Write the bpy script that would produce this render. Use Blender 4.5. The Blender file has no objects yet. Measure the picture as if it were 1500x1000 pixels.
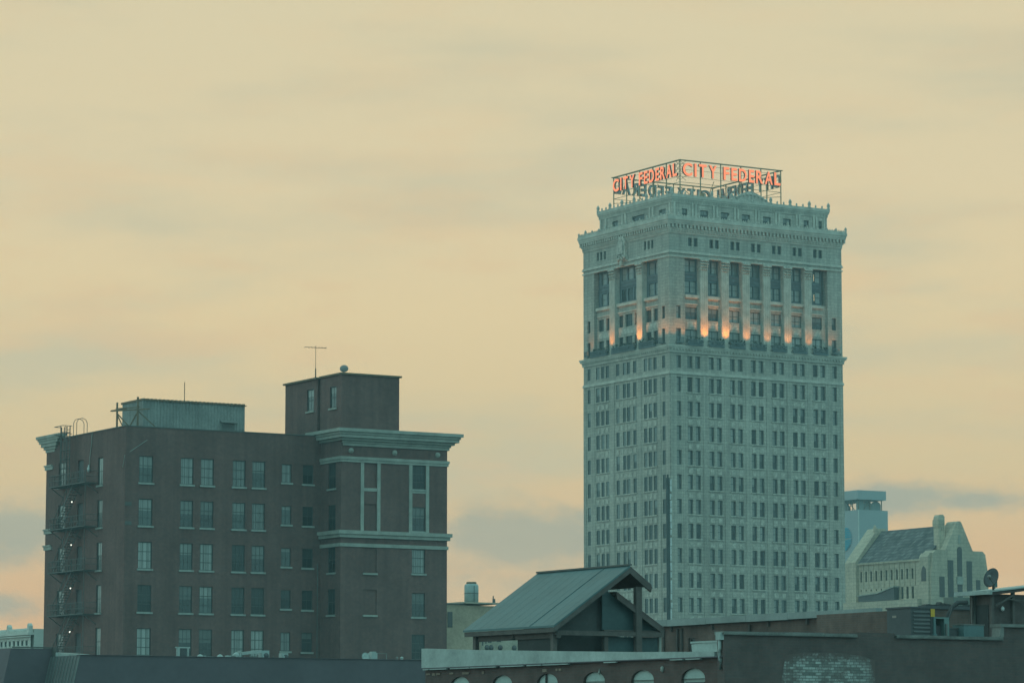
import bpy, bmesh, math, random
from mathutils import Vector, Matrix
random.seed(11)
RAD = math.radians
scene = bpy.context.scene
COL = scene.collection

# ------------------------------------------------------------------ materials
MATS = {}
def new_mat(name, rough=0.8, spec=0.3):
    m = bpy.data.materials.new(name); m.use_nodes = True
    nt = m.node_tree; b = nt.nodes['Principled BSDF']
    b.inputs['Roughness'].default_value = rough
    b.inputs['Specular IOR Level'].default_value = spec
    MATS[name] = m
    return m, nt, b
def N(nt, t, **kw):
    n = nt.nodes.new(t)
    for k, v in kw.items():
        if k in n.inputs: n.inputs[k].default_value = v
        else: setattr(n, k, v)
    return n
def c4(c): return (c[0], c[1], c[2], 1)
def facade_vec(nt):
    """(x + y, z) of the building's own axes: runs along every upright wall of the city grid"""
    tc = N(nt, 'ShaderNodeTexCoord'); sp = N(nt, 'ShaderNodeSeparateXYZ')
    nt.links.new(tc.outputs['Object'], sp.inputs[0])
    a = N(nt, 'ShaderNodeMath', operation='ADD')
    nt.links.new(sp.outputs[0], a.inputs[0]); nt.links.new(sp.outputs[1], a.inputs[1])
    cb = N(nt, 'ShaderNodeCombineXYZ')
    nt.links.new(a.outputs[0], cb.inputs[0]); nt.links.new(sp.outputs[2], cb.inputs[1])
    return tc, cb
def mul(nt, a, b, fac=1.0):
    m = N(nt, 'ShaderNodeMixRGB', blend_type='MULTIPLY'); m.inputs[0].default_value = fac
    nt.links.new(a, m.inputs[1]); nt.links.new(b, m.inputs[2]); return m.outputs[0]
def noise(nt, vec, scale, detail=4, rough=0.6):
    n = N(nt, 'ShaderNodeTexNoise'); n.inputs['Scale'].default_value = scale
    n.inputs['Detail'].default_value = detail; n.inputs['Roughness'].default_value = rough
    nt.links.new(vec, n.inputs['Vector']); return n.outputs['Fac']
def ramp(nt, fac, stops):
    r = N(nt, 'ShaderNodeValToRGB'); e = r.color_ramp.elements
    while len(e) < len(stops): e.new(0.5)
    for i, (p, c) in enumerate(stops):
        e[i].position = p; e[i].color = c4(c) if not isinstance(c, (int, float)) else (c, c, c, 1)
    nt.links.new(fac, r.inputs[0]); return r.outputs[0]
def masonry(name, c1, c2, mortar, bw, rh, ms, big=0.25, bigscale=0.12, rough=0.85, bump=0.15, streak=0.2):
    m, nt, b = new_mat(name, rough)
    tc, v = facade_vec(nt)
    br = N(nt, 'ShaderNodeTexBrick'); br.inputs['Scale'].default_value = 1
    br.inputs['Color1'].default_value = c4(c1); br.inputs['Color2'].default_value = c4(c2); br.inputs['Mortar'].default_value = c4(mortar)
    br.inputs['Mortar Size'].default_value = ms; br.inputs['Brick Width'].default_value = bw; br.inputs['Row Height'].default_value = rh
    br.inputs['Mortar Smooth'].default_value = 0.3
    nt.links.new(v.outputs[0], br.inputs['Vector'])
    n1 = noise(nt, tc.outputs['Object'], bigscale, 6)
    r1 = ramp(nt, n1, [(0.3, 1 - big), (0.7, 1 + big * 0.3)])
    n2 = noise(nt, tc.outputs['Object'], 3.0, 5)
    r2 = ramp(nt, n2, [(0.3, 0.82), (0.7, 1.08)])
    mp = N(nt, 'ShaderNodeMapping'); mp.inputs['Scale'].default_value = (1.6, 0.06, 1)
    nt.links.new(v.outputs[0], mp.inputs[0])
    n3 = noise(nt, mp.outputs[0], 1.0, 5)
    r3 = ramp(nt, n3, [(0.35, 1 - streak), (0.62, 1.0)])
    col = mul(nt, mul(nt, mul(nt, br.outputs['Color'], r1), r2), r3)
    nt.links.new(col, b.inputs['Base Color'])
    bp = N(nt, 'ShaderNodeBump'); bp.inputs['Strength'].default_value = bump; bp.inputs['Distance'].default_value = 0.03
    nt.links.new(br.outputs['Fac'], bp.inputs['Height']); bp.invert = True
    nt.links.new(bp.outputs[0], b.inputs['Normal'])
    return m
def plain(name, c, rough=0.7, metal=0.0, var=0.2, scale=1.5, spec=0.3, bump=0.0):
    m, nt, b = new_mat(name, rough, spec)
    tc = N(nt, 'ShaderNodeTexCoord')
    f = noise(nt, tc.outputs['Object'], scale, 6)
    r = ramp(nt, f, [(0.3, (c[0] * (1 - var), c[1] * (1 - var), c[2] * (1 - var))), (0.7, (c[0] * (1 + var * .5), c[1] * (1 + var * .5), c[2] * (1 + var * .5)))])
    f2 = noise(nt, tc.outputs['Object'], scale * 9, 3)
    r2 = ramp(nt, f2, [(0.3, 1 - var * .5), (0.7, 1 + var * .25)])
    nt.links.new(mul(nt, r, r2), b.inputs['Base Color'])
    b.inputs['Metallic'].default_value = metal
    if bump:
        bp = N(nt, 'ShaderNodeBump'); bp.inputs['Strength'].default_value = bump
        nt.links.new(f2, bp.inputs['Height']); nt.links.new(bp.outputs[0], b.inputs['Normal'])
    return m
def emit(name, c, s):
    m, nt, b = new_mat(name, 0.5)
    b.inputs['Base Color'].default_value = c4(c)
    b.inputs['Emission Color'].default_value = c4(c); b.inputs['Emission Strength'].default_value = s
    return m
def glass(name, dark, light, split=None, folds=0.0, rough=0.12, spec=0.5):
    """a window pane: dark room, or a blind / curtain hanging close behind the glass down to a given height"""
    m, nt, b = new_mat(name, rough, spec)
    tc = N(nt, 'ShaderNodeTexCoord'); sp = N(nt, 'ShaderNodeSeparateXYZ'); nt.links.new(tc.outputs['Object'], sp.inputs[0])
    oi = N(nt, 'ShaderNodeObjectInfo')
    mix = N(nt, 'ShaderNodeMixRGB'); mix.inputs[1].default_value = c4(dark); mix.inputs[2].default_value = c4(light)
    if split is None:
        mix.inputs[0].default_value = 1.0
    else:
        g = N(nt, 'ShaderNodeMath', operation='GREATER_THAN'); g.inputs[1].default_value = split
        nt.links.new(sp.outputs[2], g.inputs[0]); nt.links.new(g.outputs[0], mix.inputs[0])
    out = mix.outputs[0]
    if folds:
        a = N(nt, 'ShaderNodeMath', operation='ADD'); nt.links.new(sp.outputs[0], a.inputs[0]); nt.links.new(sp.outputs[1], a.inputs[1])
        cb = N(nt, 'ShaderNodeCombineXYZ'); nt.links.new(a.outputs[0], cb.inputs[0]); nt.links.new(oi.outputs['Random'], cb.inputs[1])
        f = noise(nt, cb.outputs[0], 7.0, 2)
        out = mul(nt, out, ramp(nt, f, [(0.35, 1 - folds), (0.65, 1.0)]))
    rr = N(nt, 'ShaderNodeMapRange'); rr.inputs[3].default_value = 0.7; rr.inputs[4].default_value = 1.15
    nt.links.new(oi.outputs['Random'], rr.inputs[0])
    cc = N(nt, 'ShaderNodeCombineXYZ')
    for i in range(3): nt.links.new(rr.outputs[0], cc.inputs[i])
    nt.links.new(mul(nt, out, cc.outputs[0]), b.inputs['Base Color'])
    return m

limestone = masonry('limestone', (.555, .505, .43), (.465, .42, .365), (.33, .305, .275), 1.25, 0.46, 0.03, big=.26, bigscale=.09, streak=.28, bump=.4)
limestone_trim = plain('limestone_trim', (.53, .49, .425), .85, var=.28, scale=.8, bump=.3)
terracotta = plain('terracotta_ornament', (.53, .485, .42), .8, var=.45, scale=2.2, bump=.6)
bronze = plain('dark_bronze', (.135, .165, .175), .5, var=.3)
spandrel_m = plain('blue_grey_spandrel', (.135, .155, .165), .6, var=.3, scale=1.5)
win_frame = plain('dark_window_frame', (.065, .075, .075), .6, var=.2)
win_frame_tan = plain('tan_window_frame', (.30, .28, .24), .6, var=.2)
g_dark = glass('dark_glass', (.03, .034, .034), (.05, .056, .056), 0.9, spec=.3)
g_dim = glass('dim_glass', (.06, .065, .065), (.15, .16, .15), 1.15, folds=.2)
g_blind = glass('blind_glass', (.07, .075, .075), (.27, .27, .24), .95, folds=.1)
g_curtain = glass('curtain_glass', (.1, .1, .1), (.235, .25, .235), None, folds=.45)
g_pale = glass('pale_curtain_glass', (.1, .1, .1), (.32, .335, .31), None, folds=.45)
g_mid = glass('grey_blind_glass', (.1, .1, .1), (.31, .31, .285), None, folds=.35)
g_cream = glass('cream_curtain_glass', (.1, .1, .1), (.62, .58, .48), None, folds=.25)
g_half = glass('half_drawn_glass', (.10, .12, .115), (.26, .275, .255), 1.3, folds=.4)
GLASS_T = [g_dark] * 9 + [g_dim] * 2 + [g_blind]
brick_dark = masonry('sooty_brick', (.205, .100, .088), (.165, .090, .083), (.18, .125, .112), .24, .085, .012, big=.25, bigscale=.3, streak=.2, bump=.15)
brick_near = masonry('near_brick', (.142, .098, .091), (.120, .094, .090), (.128, .101, .094), .21, .075, .01, big=.2, bigscale=.8, streak=.12, bump=.25)
brick_arch = masonry('red_black_brick', (.150, .088, .079), (.122, .082, .076), (.13, .098, .087), .21, .075, .01, big=.3, bigscale=.9, streak=.15, bump=.25)
brick_long = masonry('brown_brick', (.195, .118, .098), (.165, .108, .094), (.17, .13, .115), .21, .075, .01, big=.35, bigscale=.5, streak=.3, bump=.25)
stone_green = plain('painted_stone_trim', (.35, .35, .31), .75, var=.25, scale=1.2)
stone_sill = plain('stone_sill', (.33, .34, .31), .8, var=.25)
zinc = plain('zinc_sheet', (.25, .28, .27), .55, var=.2, scale=.6, spec=.4)
roof_zinc = plain('pavilion_zinc', (.095, .155, .162), .6, var=.14, scale=.8, spec=.35)
corr = plain('corrugated_steel', (.26, .27, .255), .55, var=.35, scale=.5, spec=.4)
dark_metal = plain('dark_wall_cladding', (.122, .106, .118), .7, var=.16, scale=.35, spec=.25)
seam_metal = plain('standing_seam', (.12, .12, .12), .55, var=.2, scale=.6)
seam_edge = plain('seam_rib', (.16, .185, .18), .5, var=.2)
white_paint = plain('weathered_white_paint', (.375, .42, .40), .7, var=.26, scale=.9)
white_arch = plain('white_boarding', (.40, .47, .44), .7, var=.15, scale=1.5)
wood_dark = plain('dark_timber', (.105, .082, .078), .8, var=.3, scale=3)
wood_mid = plain('weathered_timber', (.118, .100, .093), .8, var=.3, scale=3)
panel_glz = plain('blue_green_translucent_panel', (.058, .098, .104), .35, var=.3, scale=.9)
panel_teal = plain('blue_green_panel', (.085, .095, .10), .5, var=.2, scale=.9)
iron = plain('iron', (.118, .118, .112), .6, var=.2)
iron_dark = plain('rusted_iron', (.19, .14, .095), .7, var=.3)
steel_grey = plain('grey_painted_steel', (.19, .19, .18), .5, var=.2)
coping_m = plain('sheet_metal_coping', (.19, .19, .175), .5, var=.35, scale=2.5)
roof_black = plain('black_roof_felt', (.06, .06, .06), .9, var=.2)
green_paint = plain('green_cabinet_paint', (.16, .24, .23), .55, var=.2)
teal_paint = plain('teal_cabinet_paint', (.12, .19, .195), .5, var=.15)
unit_dark = plain('dark_unit_paint', (.085, .088, .092), .5, var=.2)
orange_tag = plain('orange_yellow_label', (.62, .37, .05), .6, var=.12)
pale_label = plain('pale_label', (.3, .25, .22), .6, var=.1)
cream = masonry('cream_stone', (.565, .475, .365), (.50, .425, .33), (.38, .33, .27), 1.1, .5, .03, big=.2, bigscale=.2, streak=.15)
slate = masonry('mottled_slate', (.10, .10, .105), (.24, .235, .225), (.085, .09, .095), .55, .42, .05, big=.4, bigscale=.9, streak=.05)
church_glass = plain('church_glass', (.09, .085, .085), .4, var=.2)
tele = plain('blue_grey_cladding', (.31, .33, .335), .6, var=.06, scale=.1)
tele_dark = plain('blue_grey_screen', (.22, .26, .255), .7, var=.2, scale=.3)
logo_blue = plain('sign_blue', (.02, .30, .42), .5, var=.05)
beige = plain('beige_render', (.44, .34, .25), .85, var=.35, scale=.35)
grey_board = plain('grey_boarding', (.44, .39, .31), .85, var=.3, scale=.7)
white_bldg = plain('white_glazed_front', (.55, .55, .50), .7, var=.15, scale=.5)
tank_m = plain('galvanised_tank', (.33, .40, .39), .5, var=.15)
neon = emit('neon_orange_red', (1.0, .225, .10), .95)
neon_side = plain('letter_return', (.22, .07, .05), .5, var=.1)
letter_back = plain('letter_back', (.34, .34, .33), .6, var=.2)
lamp_white = emit('lit_lamp_glass', (1.0, .95, .80), 1.6)
lamp_off = plain('frosted_globe', (.5, .52, .5), .4, var=.05)
lit_room = emit('lit_room', (1.0, .78, .42), .75)
ground_m = plain('asphalt_ground', (.06, .06, .06), .9, var=.3, scale=.05)
shrub_m = plain('planter_leaves', (.055, .08, .06), .8, var=.5, scale=4)
# worn whitewash over brick
def worn():
    m, nt, b = new_mat('worn_whitewash_brick', .85)
    tc, v = facade_vec(nt)
    br = N(nt, 'ShaderNodeTexBrick'); br.inputs['Scale'].default_value = 1
    br.inputs['Color1'].default_value = (.44, .47, .44, 1); br.inputs['Color2'].default_value = (.15, .16, .15, 1); br.inputs['Mortar'].default_value = (.12, .13, .12, 1)
    br.inputs['Mortar Size'].default_value = .008; br.inputs['Brick Width'].default_value = .21; br.inputs['Row Height'].default_value = .075
    nt.links.new(v.outputs[0], br.inputs['Vector'])
    f = noise(nt, tc.outputs['Object'], 1.6, 8, .7)
    f2 = noise(nt, tc.outputs['Object'], 9.0, 4, .7)
    ad = N(nt, 'ShaderNodeMath', operation='ADD'); nt.links.new(f, ad.inputs[0]); nt.links.new(f2, ad.inputs[1])
    fac = ramp(nt, ad.outputs[0], [(.80, 0), (1.0, 1)])
    sg = N(nt, 'ShaderNodeSeparateXYZ'); nt.links.new(tc.outputs['Generated'], sg.inputs[0])
    def edge(o, a, b):
        e = N(nt, 'ShaderNodeMapRange'); e.inputs[1].default_value = a; e.inputs[2].default_value = b; e.inputs[3].default_value = -.32; e.inputs[4].default_value = 0
        nt.links.new(o, e.inputs[0]); return e.outputs[0]
    acc = ad.outputs[0]
    for q in (edge(sg.outputs[0], 0, .22), edge(sg.outputs[0], 1.0, .93), edge(sg.outputs[2], 1.0, .9)):
        a2 = N(nt, 'ShaderNodeMath', operation='ADD'); nt.links.new(acc, a2.inputs[0]); nt.links.new(q, a2.inputs[1]); acc = a2.outputs[0]
    r = N(nt, 'ShaderNodeMapRange'); r.inputs[1].default_value = .72; r.inputs[2].default_value = 1.12
    nt.links.new(acc, r.inputs[0])
    mx = N(nt, 'ShaderNodeMixRGB'); mx.inputs[1].default_value = (.122, .093, .087, 1)
    nt.links.new(r.outputs[0], mx.inputs[0]); nt.links.new(br.outputs['Color'], mx.inputs[2])
    nt.links.new(mx.outputs[0], b.inputs['Base Color'])
    bp = N(nt, 'ShaderNodeBump'); bp.inputs['Strength'].default_value = .3; bp.inputs['Distance'].default_value = .02; bp.invert = True
    nt.links.new(br.outputs['Fac'], bp.inputs['Height']); nt.links.new(bp.outputs[0], b.inputs['Normal'])
    return m
whitewash = worn()

# ------------------------------------------------------------------ mesh building
class MB:
    def __init__(s): s.v = []; s.f = []; s.m = []; s.cur = 0; s.smooth = False; s.sm = []
    def face(s, pts):
        i = len(s.v); s.v += [tuple(p) for p in pts]; s.f.append(tuple(range(i, i + len(pts)))); s.m.append(s.cur); s.sm.append(s.smooth)
    def idx(s, pts, faces):
        i = len(s.v); s.v += [tuple(p) for p in pts]
        for f in faces: s.f.append(tuple(i + k for k in f)); s.m.append(s.cur); s.sm.append(s.smooth)
    def box(s, x0, x1, y0, y1, z0, z1):
        s.idx([(x, y, z) for z in (z0, z1) for y in (y0, y1) for x in (x0, x1)],
              [(0, 2, 3, 1), (4, 5, 7, 6), (0, 1, 5, 4), (2, 6, 7, 3), (0, 4, 6, 2), (1, 3, 7, 5)])
    def prism(s, poly, axis, d0, d1):
        """poly of 2-D points; axis 'y': points are (x,z) swept along y; 'x': (y,z) along x; 'z': (x,y) along z"""
        def P(a, b, d): return (a, d, b) if axis == 'y' else ((d, a, b) if axis == 'x' else (a, b, d))
        n = len(poly)
        s.idx([P(a, b, d0) for a, b in poly] + [P(a, b, d1) for a, b in poly],
              [tuple(range(n)), tuple(range(2 * n - 1, n - 1, -1))] + [(i, n + i, n + (i + 1) % n, (i + 1) % n) for i in range(n)])
    def bar(s, p, q, w, h=None):
        p, q = Vector(p), Vector(q); d = (q - p).normalized(); h = h or w
        u = d.cross(Vector((0, 0, 1)));
        if u.length < 1e-4: u = Vector((1, 0, 0))
        u.normalize(); v = u.cross(d).normalized(); u *= w / 2; v *= h / 2
        s.idx([p - u - v, p + u - v, p + u + v, p - u + v, q - u - v, q + u - v, q + u + v, q - u + v],
              [(0, 3, 2, 1), (4, 5, 6, 7), (0, 1, 5, 4), (1, 2, 6, 5), (2, 3, 7, 6), (3, 0, 4, 7)])
    def tube(s, pts, r, n=8, r1=None):
        rings = []; pts = [Vector(p) for p in pts]; st = s.smooth
        for i, p in enumerate(pts):
            d = (pts[min(i + 1, len(pts) - 1)] - pts[max(i - 1, 0)]).normalized()
            u = d.cross(Vector((0, 0, 1)))
            if u.length < 1e-3: u = Vector((1, 0, 0))
            u.normalize(); v = d.cross(u)
            rr = r if r1 is None else r + (r1 - r) * i / (len(pts) - 1)
            rings.append([p + (u * math.cos(2 * math.pi * k / n) + v * math.sin(2 * math.pi * k / n)) * rr for k in range(n)])
        vs = [p for R in rings for p in R]; fs = []
        for i in range(len(pts) - 1):
            for k in range(n): fs.append((i * n + k, i * n + (k + 1) % n, (i + 1) * n + (k + 1) % n, (i + 1) * n + k))
        s.smooth = n > 6; s.idx(vs, fs); s.smooth = st
        s.face(rings[0][::-1]); s.face(rings[-1])
    def lathe(s, c, prof, n=12, ax=None):
        """prof: (radius, height) along axis ax from c"""
        c = Vector(c); ax = Vector(ax or (0, 0, 1)).normalized()
        u = ax.cross(Vector((0.3, 0.9, 0.1))).normalized(); v = ax.cross(u); st = s.smooth
        vs = []; fs = []
        for r, h in prof:
            vs += [c + ax * h + (u * math.cos(2 * math.pi * k / n) + v * math.sin(2 * math.pi * k / n)) * max(r, 1e-4) for k in range(n)]
        for i in range(len(prof) - 1):
            for k in range(n): fs.append((i * n + k, i * n + (k + 1) % n, (i + 1) * n + (k + 1) % n, (i + 1) * n + k))
        s.smooth = True; s.idx(vs, fs); s.smooth = st
    def build(s, name, mats, parent=None, loc=(0, 0, 0), weld=True):
        me = bpy.data.meshes.new(name); me.from_pydata(s.v, [], s.f)
        if not isinstance(mats, (list, tuple)): mats = [mats]
        for m in mats: me.materials.append(m)
        me.polygons.foreach_set('material_index', s.m); me.polygons.foreach_set('use_smooth', s.sm)
        bm = bmesh.new(); bm.from_mesh(me)
        if weld: bmesh.ops.remove_doubles(bm, verts=bm.verts, dist=1e-4)
        bmesh.ops.recalc_face_normals(bm, faces=bm.faces)
        bm.to_mesh(me); bm.free()
        return link(name, me, parent, loc)
def link(name, me, parent=None, loc=(0, 0, 0)):
    o = bpy.data.objects.new(name, me); COL.objects.link(o); o.parent = parent; o.location = loc
    return o
def tag(o, label, cat, group=None):
    o['label'] = label; o['category'] = cat
    if group: o['group'] = group
    return o
def thing(name, label, cat, loc, rz=31.0, group=None):
    o = bpy.data.objects.new(name, None); COL.objects.link(o); o.empty_display_size = 1
    o.location = loc; o.rotation_euler = (0, 0, RAD(rz)); return tag(o, label, cat, group)

def pt(pl, a, z, d):
    """pl = (kind, offset): 'R' is a wall y = offset seen along x, 'L' a wall x = offset seen along y; d goes into the wall"""
    return (a, pl[1] + d, z) if pl[0] == 'R' else (pl[1] + d, a, z)
def pbox(mb, pl, a0, a1, z0, z1, d0, d1):
    o = pl[1]
    if pl[0] == 'R': mb.box(a0, a1, o + d0, o + d1, z0, z1)
    else: mb.box(o + d0, o + d1, a0, a1, z0, z1)
def wall(mb, pl, a0, a1, z0, z1, holes, depth=.22):
    H = [h for h in holes if h[0] >= a0 - 1e-6 and h[1] <= a1 + 1e-6 and h[2] >= z0 - 1e-6 and h[3] <= z1 + 1e-6]
    zs = sorted({z0, z1} | {h[2] for h in H} | {h[3] for h in H})
    for i in range(len(zs) - 1):
        za, zb = zs[i], zs[i + 1]; zm = (za + zb) / 2
        cut = sorted((h[0], h[1]) for h in H if h[2] < zm < h[3]); a = a0
        for b0, b1 in cut + [(a1, a1)]:
            if b0 > a + 1e-5: mb.face([pt(pl, a, za, 0), pt(pl, b0, za, 0), pt(pl, b0, zb, 0), pt(pl, a, zb, 0)])
            a = b1
    for b0, b1, za, zb in H:
        for (p, q, r, t) in (((b0, za), (b1, za), 0, 0), ((b1, za), (b1, zb), 0, 0), ((b1, zb), (b0, zb), 0, 0), ((b0, zb), (b0, za), 0, 0)):
            mb.face([pt(pl, p[0], p[1], 0), pt(pl, q[0], q[1], 0), pt(pl, q[0], q[1], depth), pt(pl, p[0], p[1], depth)])
_cache = {}
def frame_mb(mb, k, w, h, fr, cols, rails, dep=.07, dark_strip=0):
    P = (k, 0.0)
    pbox(mb, P, 0, w, 0, fr, -dep, 0); pbox(mb, P, 0, w, h - fr, h, -dep, 0)
    pbox(mb, P, 0, fr, fr, h - fr, -dep, 0); pbox(mb, P, w - max(fr, dark_strip), w, fr, h - fr, -dep, 0)
    for r in rails: pbox(mb, P, fr, w - fr, h * r - fr * .45, h * r + fr * .45, -dep * .8, 0)
    for c in cols: pbox(mb, P, w * c[0] - c[1] / 2, w * c[0] + c[1] / 2, fr, h - fr, -dep * .6, -.004)
def window(parent, pl, a0, a1, z0, z1, depth, frame_m, pane_m, cols=(), rails=(.5,), fr=.08, sill=None, name='window', dark_strip=0):
    """one window as a part of the building: frame, with its pane (and sill) as sub-parts"""
    w, h = round(a1 - a0, 2), round(z1 - z0, 2); k = pl[0]
    key = ('f', k, w, h, fr, cols, rails, frame_m.name, dark_strip)
    if key not in _cache:
        mb = MB(); frame_mb(mb, k, w, h, fr, cols, rails, dark_strip=dark_strip)
        o = mb.build(name, frame_m); _cache[key] = o.data; bpy.data.objects.remove(o)
    key2 = ('p', k, w, h, pane_m.name)
    if key2 not in _cache:
        mb = MB(); pbox(mb, (k, 0), .01, w - .01, .01, h - .01, -.03, -.006)
        o = mb.build('pane', pane_m); _cache[key2] = o.data; bpy.data.objects.remove(o)
    f = link(name, _cache[key], parent, pt(pl, a0, z0, depth))
    link('pane', _cache[key2], f)
    if sill:
        key3 = ('s', k, w)
        if key3 not in _cache:
            mb = MB(); pbox(mb, (k, 0), -.1, w + .1, -.16, -.003, -depth - .12, -depth + .1)
            o = mb.build('sill', sill); _cache[key3] = o.data; bpy.data.objects.remove(o)
        link('sill', _cache[key3], f)
    return f

# ------------------------------------------------------------------ camera
CZ = 14.0; FPX = 4800.0; PITCH = math.atan(590 / FPX)
cam = bpy.data.cameras.new('camera'); camo = bpy.data.objects.new('camera', cam); COL.objects.link(camo)
camo.location = (0, 0, CZ); camo.rotation_euler = (math.pi / 2 + PITCH, 0, 0)
cam.sensor_width = 36; cam.lens = 36 * FPX / 1500; cam.clip_start = 1; cam.clip_end = 12000
scene.camera = camo

# ------------------------------------------------------------------ ground
mb = MB(); mb.face([(-6000, -3000, 0), (6000, -3000, 0), (6000, 9000, 0), (-6000, 9000, 0)])
g = mb.build('ground', ground_m); g['kind'] = 'structure'

# ================================================================== OFFICE TOWER
W, DP = 32.1, 24.2
T = thing('office_tower', 'tall pale stone office tower with heavy cornice and amber uplit upper floors', 'building', (23.636, 487, 0))
PR, PL = ('R', 0.0), ('L', 0.0)
FH = 3.66
starts = [3.13, 7.03, 10.9, 14.77, 18.63, 22.52, 26.4]
Rcols = [(1.16, 2.02)] + [c for s in starts for c in ((s, s + .92), (s + 1.42, s + 2.34))] + [(30.1, 30.96)]
Lcols = [(1.3, 2.12), (3.6, 4.52), (4.95, 5.87), (6.25, 7.17), (9.2, 10.12), (10.98, 11.88), (12.1, 13.0), (13.95, 14.87), (16.9, 17.8), (18.25, 19.15), (19.6, 20.6), (22.2, 23.05)]
rows = [(66.46 - FH * k, 68.66 - FH * k) for k in range(13)] + [(70.05, 71.9)]
specs = []           # (plane, a0, a1, z0, z1, depth, kind)
holesR = []; holesL = []
for (z0, z1) in rows:
    for a in Rcols: holesR.append((a[0], a[1], z0, z1)); specs.append((PR, a[0], a[1], z0, z1, .32, 'shaft'))
    for a in Lcols: holesL.append((a[0], a[1], z0, z1)); specs.append((PL, a[0], a[1], z0, z1, .14, 'shaft'))
mb = MB()
wall(mb, PR, 0, W, 0, 72.6, holesR, .32); wall(mb, PL, 0, DP, 0, 72.6, holesL, .16)
# upper stage: corner piers flush, bays set back
piersR = [(0, 2.75), (29.35, W)]; piersL = [(0, 3.2), (21.1, DP)]
for k, (pl, piers, sing) in enumerate(((PR, piersR, [(1.16, 2.02), (30.1, 30.96)]), (PL, piersL, [(1.3, 2.12), (22.2, 23.05)]))):
    hs = []
    for a in sing:
        for (z0, z1) in ((73.95, 76.0), (77.5, 79.4)):
            hs.append((a[0], a[1], z0, z1)); specs.append((pl, a[0], a[1], z0, z1, .3, 'low'))
    for p in piers: wall(mb, pl, p[0], p[1], 72.6, 86.9, hs, .3)
SB = .5
baysR = [(s - .12, s + 2.38) for s in starts]; baysL = [(3.3, 7.4), (8.95, 15.05), (16.6, 21.0)]
def back_wall(mb, pl, lo, hi, holes):
    wall(mb, (pl[0], SB), lo, hi, 72.6, 81.2, holes, .3)
hb = []
for s in starts:
    for (z0, z1) in ((73.95, 76.0), (77.5, 79.4)):
        h = (s + .02, s + 2.22, z0, z1); hb.append(h); specs.append((('R', SB),) + h + (.3, 'wide'))
back_wall(mb, PR, 2.75, 29.35, hb)
hb = []
for grp in ([(3.6, 5.1), (5.75, 7.2)], [(9.2, 10.4), (11.0, 12.95), (13.6, 14.85)], [(16.9, 18.4), (19.1, 20.6)]):
    for a in grp:
        for (z0, z1) in ((73.95, 76.0), (77.5, 79.4)):
            h = (a[0], a[1], z0, z1); hb.append(h); specs.append((('L', SB),) + h + (.3, 'wide'))
back_wall(mb, PL, 3.2, 21.1, hb)
# pier returns into the setback
for a in (2.75, 29.35): mb.face([(a, 0, 72.6), (a, 1.9, 72.6), (a, 1.9, 86.9), (a, 0, 86.9)])
for a in (3.2, 21.1): mb.face([(0, a, 72.6), (1.9, a, 72.6), (1.9, a, 86.9), (0, a, 86.9)])
# entablature above the bays
hsR = [(s + d, s + d + .68, 88.55, 89.85) for s in starts for d in (.28, 1.32)]
hsL = [(a, a + .62, 88.55, 89.85) for a in (4.35, 5.35, 6.35, 17.7, 18.7, 19.7)]
wall(mb, PR, 0, W, 86.9, 92.4, hsR, .3); wall(mb, PL, 0, DP, 86.9, 92.4, hsL, .3)
for h in hsR: specs.append((PR,) + h + (.3, 'small'))
for h in hsL: specs.append((PL,) + h + (.3, 'small'))
# soffit over the bays, blank rear walls, roof
mb.face([(.0, .0, 86.9), (W, 0, 86.9), (W, 1.9, 86.9), (0, 1.9, 86.9)]); mb.face([(0, 1.9, 86.9), (1.9, 1.9, 86.9), (1.9, DP, 86.9), (0, DP, 86.9)])
mb.face([(W, 0, 0), (W, DP, 0), (W, DP, 92.4), (W, 0, 92.4)]); mb.face([(0, DP, 0), (W, DP, 0), (W, DP, 92.4), (0, DP, 92.4)])
mb.face([(0, 0, 92.4), (W, 0, 92.4), (W, DP, 92.4), (0, DP, 92.4)])
# ornamental spandrel panels between floors
mb.cur = 1
for k in range(13):
    z0 = 64.99 - FH * (k) ; z1 = 66.2 - FH * k
    for s in starts:
        for d in (.02, 1.44):
            pbox(mb, PR, s + d + .1, s + d + .8, z0 + .25, z1 - .25, -.06, .01)
        pbox(mb, PR, s - .15, s + 2.5, 66.28 - FH * k, 66.44 - FH * k, -.13, .01)
    for b in ((3.5, 7.3), (9.1, 15.0), (16.8, 20.7)):
        n = int((b[1] - b[0]) / 1.15)
        for i in range(n):
            a = b[0] + (b[1] - b[0]) * (i + .15) / n; pbox(mb, PL, a, a + .7, z0 + .25, z1 - .25, -.06, .01)
        pbox(mb, PL, b[0], b[1], 66.28 - FH * k, 66.44 - FH * k, -.13, .01)
mb.build('wall', [limestone, terracotta], T)
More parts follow.
